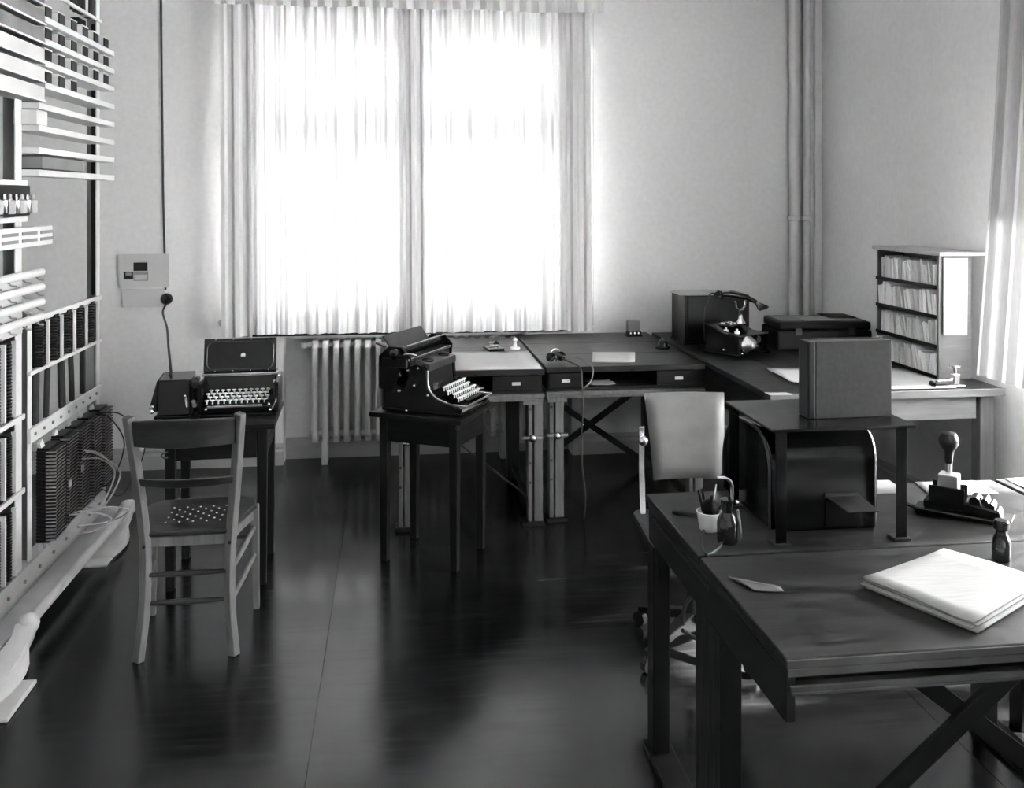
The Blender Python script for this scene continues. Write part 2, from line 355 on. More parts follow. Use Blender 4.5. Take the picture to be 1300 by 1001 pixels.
# pots on the sill behind the curtain
for i, (x, wd, nm) in enumerate(((-.78, .13, 'first'), (-.58, .12, 'second'), (-.40, .085, 'third'), (-.265, .10, 'fourth'), (-.055, .15, 'fifth'), (.30, .14, 'sixth'), (.545, .10, 'seventh'), (.84, .20, 'eighth'), (1.05, .10, 'ninth'))):
    r = wd / 2
    o = thing('flower_pot', f'low dark pot behind the sheer curtain, {nm} along the sill from the wall notices', 'pot', (x, YB - .028, .86), 0, 'pots on the windowsill')
    r = min(r, .055)
    a = MB().lathe([(r * .75, 0), (r * .95, .075), (r, .078), (r, .10), (r * .86, .10), (r * .86, .085), (.001, .085)], n=18); a.v = [(v[0] * wd / 2 / r, v[1], v[2]) for v in a.v]
    a.build('pot_body', POTM, o, smooth=True)

# ================================================================== WALL FITTINGS
# radiator
rad = thing('radiator', 'grey cast-iron column radiator below the curtained window', 'radiator', (.06, YB - .005, 0))
proto = None
for k in range(20):
    x = -.56 + k * .0665
    if proto is None:
        b = MB()
        for dy in (-.05, .05): b.sweep([(x, dy * .6, .155), (x, dy, .19), (x, dy, .745), (x, dy * .6, .785)], [(.026, .03), (.036, .036), (.036, .036), (.026, .03)])
        b.box(x - .02, x + .02, -.055, .055, .145, .20).box(x - .02, x + .02, -.055, .055, .735, .79)
        proto = b.build('column', RADM, rad, .010, seg=2)
    else:
        copy_part(proto, rad, ((k) * .0665, 0, 0))
MB().cyl((-.60, 0, .19), (.74, 0, .19), .022).build('lower_header', RADM, rad, smooth=True)
MB().cyl((-.60, 0, .755), (.74, 0, .755), .022).build('upper_header', RADM, rad, smooth=True)
for x in (-.5, .64): box('foot', RADM, (x - .02, x + .02, -.05, .05, 0, .15), rad, .006)
MB().cyl((-.585, 0, .755), (-.64, 0, .755), .016).lathe([(.022, 0), (.022, .03)], (-.63, 0, .74)).build('valve', RADM, rad, smooth=True)
tag(MB().tube([(.82, YB - .045, .10), (.82, YB - .045, .79), (.86, YB - .045, .806), (1.24, YB - .045, .806), (1.27, YB - .03, .806)], .016, 10).build('heating_pipe', PIPEM, smooth=True),
    'thin grey heating pipe running along the wall under the sill', 'pipe')
# corner pipes
for i, (x, r, nm) in enumerate(((2.675, .036, 'thicker'), (2.762, .026, 'thinner'))):
    o = thing('corner_pipe', f'{nm} of the two painted vertical pipes in the room corner', 'pipe', (x, YB - .055, 0), 0, 'corner pipes')
    MB().cyl((0, 0, 0), (0, 0, ZC), r, n=18).build('pipe_run', PIPEM, o, smooth=True)
    for z in (1.54, 3.1): MB().lathe([(r + .003, 0), (r + .011, .006), (r + .011, .026), (r + .003, .032)], (0, 0, z), 18).bar((0, 0, z + .016), (0, .055, z + .016), .014, .014).build('clamp', PIPEM, o, smooth=True)
# cord of the blind, curtain pulls
cp = thing('blind_pull', 'thin pale pull cord hanging beside the window toward the corner', 'cord', (1.285, YB - .09, .83))
MB().cyl((0, 0, 0), (0, 0, 2.3), .0025, n=6).build('cord', WIRE, cp); MB().lathe([(.004, 0), (.008, .006), (.004, .03)], n=8).build('weight', CER, cp)
kn = thing('curtain_pull', 'small white knob on the wall at the curtain hem near the notices', 'knob', (-1.052, YB, .925))
MB().cyl((0, 0, 0), (0, -.14, 0), .006, n=8).build('pin', CER, kn); MB().ball((0, -.15, 0), .021).build('knob', CER, kn, smooth=True)
MB().tube([(0.01, -.15, -.01), (.03, -.15, -.05), (.03, -.15, -.08)], .004, 6).build('cord', CER, kn)
so = thing('wall_socket', 'small pale wall socket with two fittings beside the curtain hem', 'socket', (1.232, YB, .90))
so.location.x = 1.262
MB().box(-.026, .026, -.025, 0, .025, .05).build('cover', CER, so, .004); MB().box(-.018, .014, -.03, 0, -.045, -.01).build('plug', RACKD, so, .004)
MB().tube(smoothpts([(0, -.02, -.045), (.02, -.02, -.07), (-.015, -.02, -.10)]), .004, 6).build('lead', WIRE, so)
# notices
nt_ = thing('wall_notice', 'white paper notice with a small dark picture of an office machine on the wall', 'notice', (-1.545, YB - .016, 1.24))
sh = MB(); sh.add([(-.15, -.004, -.105), (.15, -.004, -.105), (.15, -.004, .105), (-.15, -.006, .105)], [(0, 1, 2, 3)]); sh.build('sheet', PAPER, nt_, solid=.001)
def flat(n, m, x0, x1, z0, z1, p, yy=-.0062): return MB().box(x0, x1, yy, yy + .001, z0, z1).build(n, m, p)
flat('picture', BLACKM, -.062, .022, .0, .052, nt_); flat('picture', RACKD, -.062, .026, -.062, -.003, nt_); flat('picture', PAPER2, -.056, .018, -.056, -.024, nt_, -.0072)
flat('picture', BLACKM, -.12, -.064, -.052, -.004, nt_); flat('picture', RACKD, -.108, -.074, -.028, -.01, nt_, -.0072)
cdn = thing('wall_card', 'plain pale card pinned under the picture notice on the wall', 'card', (-1.545, YB, 1.07))
cb = MB(); cb.add([(-.125, -.022, -.055), (.12, -.014, -.058), (.125, -.012, .058), (-.13, -.014, .058)], [(0, 1, 2, 3)]); cb.build('sheet', PAPER, cdn, solid=.001)
wc = thing('wall_cable', 'thin dark cable down the wall ending in a round black junction', 'cable', (-1.418, YB, 0))
MB().tube([(-.03, -.012, ZC), (-.022, -.012, 2.4), (-.014, -.012, 1.7), (0, -.012, 1.12)], .0065, 8).build('cord', CABLE, wc)
jb = MB().lathe([(.036, 0), (.036, .02), (.026, .035), (.001, .036)], n=20).xf(Matrix.Translation((.006, 0, 1.062)) @ Matrix.Rotation(R(90), 4, 'X')); jb.build('junction_box', BLACKE, wc, smooth=True)
MB().tube(smoothpts([(.004, -.02, 1.03), (.0, -.08, .985), (.155, -.636, .965), (.279, -1.136, .938), (.38, -1.536, .921), (.412, -1.66, .896)]), .006, 8).build('flex', CABLE, wc)

# ================================================================== TELEPHONE DISTRIBUTION FRAME (left)
rack = thing('distribution_frame', 'tall pale steel telephone distribution frame with terminal blocks and shelves', 'equipment rack', (-1.5, 4.4, 0))
rk = lambda n, m, b, bev=.002: box(n, m, (b[0], b[1], b[2] - 4.4, b[3] - 4.4, b[4], b[5]), rack, bev)
# posts: pale front flange, greyer web behind
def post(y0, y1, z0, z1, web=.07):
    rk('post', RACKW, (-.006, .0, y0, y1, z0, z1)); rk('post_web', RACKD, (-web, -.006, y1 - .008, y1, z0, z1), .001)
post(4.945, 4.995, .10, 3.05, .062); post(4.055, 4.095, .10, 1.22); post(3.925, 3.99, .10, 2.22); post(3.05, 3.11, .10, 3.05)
rk('cable_duct', BLACKM, (-.032, -.007, 4.96, 4.986, 1.20, 2.58)); rk('rail', RACKW, (-.004, .010, 4.07, 4.995, 2.590, 2.606))
for k in range(5): MB().tube([(-.03 - .004 * (k % 2), 4.70 + k * .052 - 4.4, 2.60), (-.03, 4.70 + k * .052 - 4.4, 3.05)], .020, 8).build('cable', CABLE if k != 3 else RACKW, rack, smooth=True)
rk('cable_duct', BLACKM, (-.09, -.05, 4.83, 4.94, 2.43, 2.59))
# horizontal rails
for z0, z1, y0 in ((1.172, 1.196, 3.99), (.958, .976, 4.055), (.678, .738, 4.055)): rk('rail', RACKW, (-.004, .010, y0, 4.995, z0, z1))
for z0, z1 in ((1.165, 1.185), (.80, .82), (.50, .52)): rk('rail', RACKW, (.002, .014, 3.05, 3.99, z0, z1))
for k in range(9): MB().cyl((.008, 4.1 + k * .1 - 4.4, .71), (.016, 4.1 + k * .1 - 4.4, .71), .007, n=8).build('bolt', RACKD, rack)
rk('floor_beam', CASTI, (-.05, .012, 3.05, 5.05, .07, .19)); rk('beam_flange', CASTI, (.012, .10, 3.05, 5.05, .07, .085))
for k in range(10): MB().cyl((.012, 3.5 + k * .16 - 4.4, .14), (.02, 3.5 + k * .16 - 4.4, .14), .008, n=8).build('bolt', RACKD, rack)
# terminal blocks in the far bay: toothed ebonite comb, pin plate, pale fin
def comb(h, n, w, d):
    b = MB(); b.box(-.03, .0, 0, w, 0, h)
    for k in range(n):
        z = h * (k + .25) / n; b.box(.0, d, .004, w * .42, z, z + h / n * .45)
    return b
pb = comb(.185, 14, .085, .030)
pins = MB()
for k in range(18):
    for q in range(3): pins.box(.0, .010, .045 + q * .012, .051 + q * .012, .008 + k * .0098, .0125 + k * .0098)
tb0 = pin0 = None
for k in range(5):
    y = 4.125 + k * .168 - 4.4; z = .98
    if tb0 is None:
        tb0 = pb.build('terminal_block', EBON, rack, loc=(.0, y, z)); pin0 = pins.build('pin_strip', PINM, tb0)
        MB().box(.0, .014, .084, .09, 0, .185).build('side_cheek', EBON, tb0); MB().box(-.02, .016, .02, .07, .186, .20).build('top_cap', EBON, tb0)
    else: copy_part(tb0, rack, (0, y, z))
    MB().box(-.004, .022, .098, .112, -.005, .19).build('fin', RACKW, rack, .001, loc=(0, y, z))
# terminal strips in the near bay (two storeys)
ts0 = None
for lv, (z, h) in enumerate(((.83, .30), (.53, .24), (.20, .27))):
    for k in range(6):
        y = 3.30 + k * .105 - 4.4
        if ts0 is None or lv != ts0[0]:
            o = comb(h, 22, .058, .016).build('terminal_block', EBON, rack, loc=(.0, y, z)); ts0 = (lv, o)
            p = MB()
            for q in range(24):
                for c in range(3): p.box(0, .008, .028 + c * .009, .033 + c * .009, .008 + q * (h - .02) / 24, .008 + (q + .5) * (h - .02) / 24)
            p.build('pin_strip', PINM, o)
        else: copy_part(ts0[1], rack, (0, y, z))
        MB().box(-.004, .016, .064, .078, 0, h).build('fin', RACKW, rack, .001, loc=(0, y, z))
# hanging cables between the rails
for k, (y, dx) in enumerate(((4.19, -.01), (4.33, -.02), (4.49, .02), (4.62, .02))):
    MB().tube(smoothpts([(-.02, y - 4.4, .965), (-.02, y - 4.4 + dx * .6, .85), (-.02, y - 4.4 + dx, .73)]), .013 if k % 2 else .017, 8).build('cable', CABLE, rack, smooth=True)
rk('cable_trough', RACKD, (-.03, -.012, 4.79, 4.94, .735, .955)); rk('trough_edge', CABLE, (-.03, -.008, 4.775, 4.80, .735, .955))
# jumper field: five columns of dark finned blocks, each fin tipped pale
fb = MB(); tips = MB()
for k in range(26):
    z = .012 + k * .0148
    fb.box(0, .075, .004, .150, z, z + .007); tips.box(.040, .082, .0, .0045, z, z + .0062); tips.box(.0752, .0775, .02, .13, z + .001, z + .005)
fb.box(0, .05, .012, .142, 0, .40)
f0 = None
for k in range(5):
    y = 4.135 + k * .168 - 4.4; z = .245 if k else .235
    if f0 is None:
        f0 = fb.build('jumper_block', EBON, rack, loc=(0, y, z)); tips.build('solder_tags', PINM, f0)
    else: copy_part(f0, rack, (0, y, z))
    MB().sweep([(.006, y + .03, .66), (.02, y + .05, .60), (.018, y + .06, .40)], [(.04, .012), (.03, .010), (.022, .008)], (0, 1, 0)).build('lacing_bundle', RACKW, rack, smooth=True)
    for q in (.045, .115): MB().box(-.004, .008, q - .012, q + .012, 0, .06).build('bracket', RACKW, rack, .001, loc=(0, y, .187))
for k in (0, 1): MB().box(.076, .082, .05, .075, 0, .03).build('tag_plate', PAPER, rack, loc=(0, 4.25 + k * .168 - 4.4, .42 + .02 * k))
rw = random.Random(4)
for k, (y0, z0, y1, z1, o, b) in enumerate(((4.50, .53, 4.62, .24, .10, .02), (4.52, .52, 4.64, .23, .12, .05), (4.47, .50, 4.66, .25, .09, .0), (4.30, .30, 4.42, .17, .14, -.04), (4.36, .29, 4.55, .16, .18, -.06), (4.66, .66, 4.78, .30, .10, .03), (4.68, .66, 4.93, .21, .16, .05))):
    MB().tube(smoothpts([(.08, y0 - 4.4, z0), (.08 + o * .6, (y0 + y1) / 2 - 4.4 - b, z0 - .03), (.08 + o, y1 - 4.4, (z0 + z1) / 2), (.07 + o * .5, y1 - 4.4 - b, z1), (.04, y1 - 4.44, z1 + .02)]), .0035, 6).build('jumper_wire', WIRE if k < 5 else CABLE, rack, smooth=True)
# shelves of the upper far bay with standing blocks
b0 = None
for k in range(8):
    z = 1.785 + k * .0915
    y0 = 4.00 if k < 4 else 4.07
    sf = rk('shelf', RACKW, (-.05, .062, y0, 5.03, z, z + .026), .002)
    if k >= 4:
        for j in range(6 if k > 4 else 3):
            y = 4.10 + j * .158 - 4.4
            if b0 is None:
                b0 = MB().box(-.03, .048, 0, .072, 0, .056).box(-.036, .052, -.010, .080, .049, .056).build('relay_block', RACKW, rack, .002, loc=(0, y, z + .026))
                MB().box(.048, .053, .002, .070, .001, .048).build('block_face', EBON, b0)
            else: copy_part(b0, rack, (0, y, z + .026))
for k in range(11):                                       # stacked cover panels of the near upper bay
    z = 2.075 + k * .0795
    p = rk('cover_panel', RACKB if k < 3 else RACKG, (-.02, .062, 3.30, 4.065, z + .016, z + .0795), .004)
    rk('panel_lip', RACKW, (.04, .070, 3.30, 4.065, z + .016, z + .024), .002)
rk('bay_back', BLACKM, (-.12, -.10, 3.11, 3.93, .2, 2.16), 0); rk('bay_back', BLACKM, (-.06, -.022, 3.11, 4.055, 2.17, 3.0), 0)
for k in range(4): MB().tube(smoothpts([(-.05, 3.50 + k * .09 - 4.4, 2.15), (-.04, 3.52 + k * .09 - 4.4, 1.9), (-.05, 3.49 + k * .1 - 4.4, 1.70)]), .012, 8).build('cable', CABLE if k != 2 else WIRE, rack, smooth=True)
rk('bracket_plate', RACKW, (-.03, .06, 3.98, 4.10, 1.995, 2.055))
# relay set, key strip and guide bars of the near bay
rs = MB().box(-.05, .04, 3.45 - 4.4, 3.97 - 4.4, 1.625, 1.745).build('relay_set', BLACKM, rack, .004)
for k in range(7): MB().lathe([(.016, 0), (.02, .006), (.02, .05), (.008, .055), (.006, .075)], n=12).build('coil', CHROME if k % 2 else PAPER2, rs, smooth=True, loc=(.055, 3.62 + k * .055 - 4.4, 1.635))
rk('rail', RACKW, (-.002, .03, 3.05, 3.97, 1.745, 1.765)); rk('rail', RACKW, (-.002, .03, 3.05, 3.97, 1.60, 1.62))
ks = rk('key_strip', RACKW, (.02, .06, 3.62, 4.16, 1.50, 1.58), .004)
for z in (1.520, 1.548):
    for y in (3.64, 3.83, 4.02): MB().box(.060, .064, y - 4.4, y + .15 - 4.4, z, z + .013).build('key_slot', RACKD, ks)
for k in range(4):
    z = 1.385 - k * .062
    g = MB().cyl((.03, 3.20 - 4.4, z), (.03, 4.115 - 4.4, z), .017, n=12).build('guide_bar', RACKW, rack, smooth=True)
    for q in range(6):
        y = 3.35 + q * .14 - 4.4; MB().tube([(.03, y, z - .012), (.045, y, z - .026), (.06, y + .012, z - .030)], .004, 6).build('hook', RACKD, g)
    rk('label_strip', RACKB, (-.002, .006, 3.2, 3.98, z - .052, z - .022))
# cast feet and long guide rail on the floor
def foot(y, near):
    y -= 4.4; n = 16; vs = []; fs = []
    for cx, cy, hx, hy, z in ((.165, 0, .034, .034, .150), (.160, -.015, .036, .045, .110), (.145, -.05, .045, .075, .075), (.10, -.11, .085, .12, .046), (.06, -.18, .15, .15, .026), (.05, -.20, .165, .165, .014)):
        for k in range(n):
            a = 2 * math.pi * k / n; c, s_ = math.cos(a), math.sin(a); q = max(abs(c), abs(s_)) ** .6
            vs.append((cx + hx * c / q, y + cy + hy * s_ / q, z))
    for i in range(5):
        for k in range(n): fs.append((i * n + k, i * n + (k + 1) % n, i * n + n + (k + 1) % n, i * n + n + k))
    fs += [tuple(reversed(range(n))), tuple(range(5 * n, 6 * n))]
    f = MB().add(vs, fs).build('cast_foot', CASTI, rack, smooth=True)
    MB().ball((.168, y, .135), .040, 14).build('rail_socket', CASTI, f, smooth=True)
    box('sole_plate', CASTI, (-.12, .262 if near else .19, y - .42, y - .17, 0, .016), f, .006)
foot(3.60, True); foot(4.88, False)
MB().cyl((.168, 3.60 - 4.4, .135), (.168, 4.95 - 4.4, .135), .021, n=12).build('guide_rail', CASTI, rack, smooth=True)
# ledger lying on a rack shelf
lg = thing('box_ledger', 'grey cloth ledger lying on the lowest shelf of the tall frame', 'ledger', (-1.478, 4.27, 1.812))
MB().box(-.05, .05, -.26, .26, 0, .005).box(-.05, .05, -.26, .26, .053, .058).build('cover', GREYC, lg, .002); MB().box(-.046, .047, -.256, .256, .005, .053).build('page_block', PAPER3, lg)

# ================================================================== BENTWOOD CHAIR (left)
ch = thing('wooden_chair', 'worn wooden chair with curved back rails and a dotted seat', 'chair', (-.765, 3.74, 0), R(1.5))
for sx in (-1, 1):
    xs = [(.170, -.195, 0), (.152, -.180, .18), (.150, -.165, .36), (.158, -.160, .48), (.176, -.185, .68), (.196, -.235, .905)]
    MB().sweep(smoothpts([(sx * a, b, c) for a, b, c in xs], 4), (.034, .030), (.79, -.61, 0)).build('back_post', CHAIRW, ch, .004, seg=2)
    MB().sweep([(sx * .205, .195, 0), (sx * .198, .178, .435)], [(.024, .024), (.036, .036)]).build('leg', CHAIRW, ch, .004)
    for z in (.20, .315):
        p = (sx * .152, -.17, z - .015); q = (sx * .2, .185, z + .03)
        MB().tube([p, (Vector(p) + Vector(q)) / 2, q], [.009, .012, .009], 10).build('side_stretcher', CHAIRW, ch, smooth=True)
    MB().cyl((sx * .152, -.182, .415), (sx * .152, -.189, .415), .006, n=8).build('screw', BLACKM, ch)
for z in (.20, .305): MB().tube([(-.15, -.172, z), (0, -.172, z), (.15, -.172, z)], [.008, .0115, .008], 10).build('back_stretcher', CHAIRD, ch, smooth=True)
MB().tube([(-.2, .185, .30), (0, .185, .30), (.2, .185, .30)], [.008, .011, .008], 10).build('front_stretcher', CHAIRD, ch, smooth=True)
def curved_rail(z0, z1, hw, y, bow, th):
    b = MB(); n = 12; vs = []
    for i in range(n + 1):
        s = -1 + 2 * i / n; x = s * hw; yy = y - bow * (1 - s * s)
        cz = (.012 if z1 > .8 else .004) * (1 - s * s)
        vs += [(x, yy - th / 2, z0), (x, yy + th / 2, z0), (x, yy + th / 2 - .02, z1 + cz), (x, yy - th / 2 - .02, z1 + cz)]
    fs = [(3, 2, 1, 0), (n * 4, n * 4 + 1, n * 4 + 2, n * 4 + 3)]
    for i in range(n):
        for k in range(4): fs.append((i * 4 + k, i * 4 + (k + 1) % 4, i * 4 + 4 + (k + 1) % 4, i * 4 + 4 + k))
    return b.add(vs, fs)
curved_rail(.792, .888, .186, -.212, .05, .018).build('top_rail', CHAIRD, ch, .004, smooth=True)
curved_rail(.636, .668, .166, -.178, .04, .016).build('middle_rail', CHAIRD, ch, .004, smooth=True)
poly = [(-.160, -.165), (.160, -.165), (.185, -.02), (.215, .10), (.205, .17), (.16, .21), (0, .22), (-.16, .21), (-.205, .17), (-.215, .10), (-.185, -.02)]
MB().prism(poly, .440, .462, 'z').build('seat', CHAIRD, ch, .007)
MB().prism([(a * .95, b * .95) for a, b in poly], .400, .440, 'z').build('seat_frame', CHAIRW, ch, .004)
dots = MB()
for i in range(9):
    for j in range(7):
        if (i + j) % 2 == 0: dots.lathe([(.0045, 0), (.0035, .0016)], (-.10 + i * .025, -.07 + j * .028, .4615), 6)
tag(dots.build('seat_studs', KEYM, ch), kind='stuff')

# ================================================================== TYPEWRITER TABLES
def small_table(name, label, loc, rz, hx, hy, zt, leg, mt, apron=.10, drawer=False):
    t = thing(name, label, 'table', loc, rz)
    box('table_top', mt, (-hx, hx, -hy, hy, zt - .022, zt), t, .004)
    ix, iy = hx - .035, hy - .035
    l0 = None
    for sx in (-1, 1):
        for sy in (-1, 1):
            l = leg; b = MB(); x, y = sx * (ix - l / 2), sy * (iy - l / 2)
            b.hexa([(x - l * .4, y - l * .4, 0), (x + l * .4, y - l * .4, 0), (x + l * .4, y + l * .4, 0), (x - l * .4, y + l * .4, 0)], [(x - l / 2, y - l / 2, zt - .022), (x + l / 2, y - l / 2, zt - .022), (x + l / 2, y + l / 2, zt - .022), (x - l / 2, y + l / 2, zt - .022)])
            b.build('leg', DWOODZ, t, .003)
    for s in (-1, 1):
        box('apron', DWOOD, (-ix + leg, ix - leg, s * (iy - .012) - .009, s * (iy - .012) + .009, zt - .022 - apron, zt - .022), t, .002)
        box('apron', DWOODY, (s * (ix - .012) - .009, s * (ix - .012) + .009, -iy + leg, iy - leg, zt - .022 - apron, zt - .022), t, .002)
    return t
t1 = small_table('typewriter_table', 'small dark wooden table carrying the teleprinter behind the chair', (-.775, 4.36, 0), R(2), .25, .235, .712, .045, DWOOD, .13)
MB().tube([(-.20, -.20, .60), (-.215, -.21, .60), (-.225, -.21, .59), (-.215, -.21, .578), (-.2, -.20, .578)], .004, 6).build('hook', DKMET, t1)
t2 = small_table('typewriter_table', 'small dark wooden table carrying the big typewriter', (.185, 4.435, 0), R(61.5), .205, .235, .70, .042, DWOODY, .115)
for sx in (-1, 1): MB().cyl((sx * .18, -.2, .66), (sx * .18, -.215, .66), .008, n=10).build('bolt', DKMET, t2)

# ------------------------------------------------------------------ teleprinter (left table)
def keys(parent, x0, dx, n, y, z, dy, dz, rows, shift, r, mt=KEYM):
    k0 = None
    for j in range(rows):
        for i in range(n):
            L = (x0 + i * dx + shift * (j % 2), y + j * dy, z + j * dz)
            if k0 is None:
                k0 = MB().lathe([(r * .35, -.016), (r * .35, -.002), (r, 0), (r, .004), (r * .8, .0055), (.0005, .005)], n=10).build('key', mt, parent, smooth=True, loc=L)
            else: copy_part(k0, parent, L)
tp = thing('teleprinter', 'black keyboard teleprinter with raised lid and four rows of pale keys', 'teleprinter', (-.700, 4.345, .712), R(3))
tp.location.z = .712
MB().prism([(-.035, .012), (-.035, .045), (-.022, .05), (.085, .092), (.095, .128), (.105, .165), (.235, .165), (.235, .012)], -.168, .155).build('body', BLACKE, tp, .005)
box('base', BLACKE, (-.165, .165, -.06, .24, 0, .014), tp, .004)
for sx in (-1, 1): box('cheek', BLACKE, (sx * .166 - .010, sx * .166 + .010, -.05, .236, .014, .15), tp, .006)
MB().prism([(.088, .158), (.088, .170), (.110, .174), (.110, .162)], -.174, .165).build('hinge_bar', CHROME, tp, .002)
lid = MB().box(-.172, .155, -.012, .012, 0, .155).xf(Matrix.Translation((0, .115, .172)) @ Matrix.Rotation(R(-12), 4, 'X')).build('lid', BLACKE, tp, .005)
LM = Matrix.Translation((0, .115, .172)) @ Matrix.Rotation(R(-12), 4, 'X')
ring = rrect(-.157, .142, .012, .140, .03)
MB().tube([LM @ Vector((a, -.013, b)) for a, b in ring + [ring[0]]], .0022, 6).build('lid_beading', DKMET, lid)
MB().lathe([(.011, 0), (.011, .004), (.005, .006)], n=14).xf(LM @ Matrix.Translation((.005, -.012, .075)) @ Matrix.Rotation(R(90), 4, 'X')).build('lid_catch', CHROME, lid, smooth=True)
for a in (-.12, -.04, .04, .12):
    for b in (.006, .149): MB().lathe([(.003, 0), (.002, .002)], n=8).xf(LM @ Matrix.Translation((a, -.012, b)) @ Matrix.Rotation(R(90), 4, 'X')).build('screw', CHROME, lid)
keys(tp, -.140, .0252, 11, -.012, .066, .0235, .0105, 4, .011, .0095)
MB().bar((-.135, -.040, .045), (.105, -.040, .045), .010, .010).build('space_bar', CHROME, tp, .002)
for p in ((.135, -.045, .05), (.14, -.05, .025), (.172, -.02, .09), (-.14, -.045, .035), (.168, .09, .15), (.152, .05, .135)): MB().ball(p, .0075, 10).build('knob', CHROME, tp, smooth=True)
MB().tube([(.15, -.045, .03), (.165, -.05, .06), (.166, -.045, .085)], .004, 6).build('lever', CHROME, tp)
tu = thing('tape_unit', 'black sloping metal box standing beside the teleprinter keyboard', 'machine unit', (-.985, 4.355, .712), R(2))
MB().hexa([(-.065, -.06, .012), (.075, -.06, .012), (.075, .10, .012), (-.065, .10, .012)], [(-.062, -.045, .168), (.075, -.045, .168), (.075, .10, .182), (-.062, .10, .182)]).build('case', BLACKE, tu, .005)
MB().hexa([(-.098, -.062, .045), (-.066, -.062, .03), (-.066, .08, .03), (-.098, .08, .045)], [(-.0665, -.048, .168), (-.0625, -.048, .168), (-.0625, .09, .18), (-.0665, .09, .18)]).build('side_flap', BLACKE, tu, .003)
box('base', BLACKE, (-.075, .08, -.075, .11, 0, .014), tu, .004)
for p, r in (((-.082, -.066, .055), .010), ((-.085, -.068, .035), .011), ((.055, -.065, .10), .006)): MB().ball(p, r, 10).build('knob', CHROME, tu, smooth=True)
MB().bar((.062, -.062, .05), (.055, -.066, .09), .007, .007).build('lever', CHROME, tu)
for k, (x, y, z, r) in enumerate(((.090, 0, .14, .014), (.092, .02, .10, .013), (.090, -.03, .07, .009), (.095, -.035, .055, .010), (.092, .03, .155, .013))):
    MB().cyl((x, y - .02, z), (x, y + .02, z), r, n=12).build('gear', CHROME if k in (2, 3) else DKMET, tu, smooth=True)
MB().box(.080, .104, -.01, .06, .012, .12).build('gear_bracket', BLACKM, tu, .004)

# ------------------------------------------------------------------ big standard typewriter (middle table)
tw = thing('typewriter', 'large black office typewriter with long carriage seen from its side', 'typewriter', (.185, 4.435, .70), R(61.5))
prof = [(-.215, .018), (-.215, .040), (-.16, .056), (-.095, .075), (-.045, .12), (-.038, .205), (-.02, .225), (.16, .225), (.18, .20), (.18, .018)]
for sx in (-1, 1): MB().prism(prof, sx * .150 - .012, sx * .150 + .012).build('side_frame', BLACKE, tw, .005)
box('base', BLACKE, (-.165, .165, -.22, .19, .004, .022), tw, .005)
for sx in (-1, 1):
    for y in (-.19, .16): MB().cyl((sx * .14, y, 0), (sx * .14, y, .008), .016, n=12).build('rubber_foot', BLACKM, tw)
MB().prism([(-.04, .10), (-.03, .21), (.17, .21), (.17, .03), (.0, .03)], -.138, .138).build('type_basket', BLACKM, tw, .004)
for k in range(13): MB().bar((-.085 + k * .014, -.045, .10), (-.06 + k * .010, -.015, .19), .004, .004).build('type_bar', DKMET, tw)
MB().prism([(-.05, .195), (-.05, .228), (.04, .25), (.04, .215)], -.145, .145).build('front_plate', DKMET, tw, .004)
MB().tube(smoothpts([(-.165, -.05, .205), (-.166, -.055, .13), (-.166, -.09, .085), (-.166, -.15, .062)]), .004, 6).build('trim_edge', CHROME, tw)
# keyboard
keys(tw, -.120, .0225, 11, -.185, .078, .026, .014, 4, .011, .0085, KEYM)
MB().bar((-.09, -.212, .066), (.09, -.212, .066), .014, .008).build('space_bar', BLACKM, tw, .002)
for sx in (-1, 1): MB().bar((sx * .15, -.235, .050), (sx * .15, -.17, .052), .012, .01).build('frame_arm', CHROME, tw, .002)
MB().bar((-.155, -.235, .05), (.155, -.235, .05), .008, .008).build('front_bar', CHROME, tw, .002)
# carriage
box('carriage', BLACKM, (-.235, .235, .02, .15, .222, .262), tw, .006)
MB().cyl((-.225, .075, .285), (.225, .075, .285), .024, n=18).build('platen', BLACKE, tw, smooth=True)
for sx in (-1, 1):
    MB().lathe([(.012, 0), (.024, .004), (.024, .022), (.012, .026)], n=16).xf(Matrix.Translation((sx * .232, .075, .285)) @ Matrix.Rotation(sx * R(90), 4, 'Y')).build('platen_knob', BLACKE, tw, smooth=True)
    MB().prism([(.01, .215), (.005, .27), (.05, .315), (.12, .315), (.17, .27), (.17, .12), (.10, .10), (.06, .215)], sx * .222 - .006, sx * .222 + .006).build('carriage_end', BLACKE, tw, .004)
MB().hexa([(-.19, .112, .285), (.19, .112, .285), (.19, .122, .285), (-.19, .122, .285)], [(-.19, .165, .355), (.19, .165, .355), (.19, .175, .352), (-.19, .175, .352)]).build('paper_table', DKMET, tw, .003)
MB().bar((-.2, .04, .315), (.2, .04, .315), .008, .006).build('paper_bail', CHROME, tw, .002)
MB().bar((-.235, .012, .258), (.235, .012, .258), .006, .012).build('margin_rail', CHROME, tw, .002)
MB().bar((-.21, .145, .31), (-.21, .19, .325), .02, .008).build('tab_lever', DKMET, tw)
MB().tube(smoothpts([(-.235, .06, .275), (-.25, .0, .29), (-.25, -.04, .285)]), .005, 6).build('return_lever', CHROME, tw)
for sx in (-1, 1): MB().lathe([(.048, 0), (.048, .014), (.01, .018)], n=20).build('ribbon_spool', BLACKE, tw, smooth=True, loc=(sx * .085, .01, .228 - .003))
for p in ((-.165, .10, .10), (-.165, .02, .13), (-.165, -.05, .09), (-.166, .0, .21), (-.168, .05, .20), (-.166, .15, .18), (-.165, .06, .012)): MB().ball(p, .007, 8).build('screw', CHROME, tw, smooth=True)
for y, z in ((.09, .17), (.11, .19), (.13, .185)): MB().tube([(-.166, y, z), (-.176, y + .01, z + .025), (-.17, y + .02, z + .05)], .004, 6).build('link_rod', CHROME, tw)

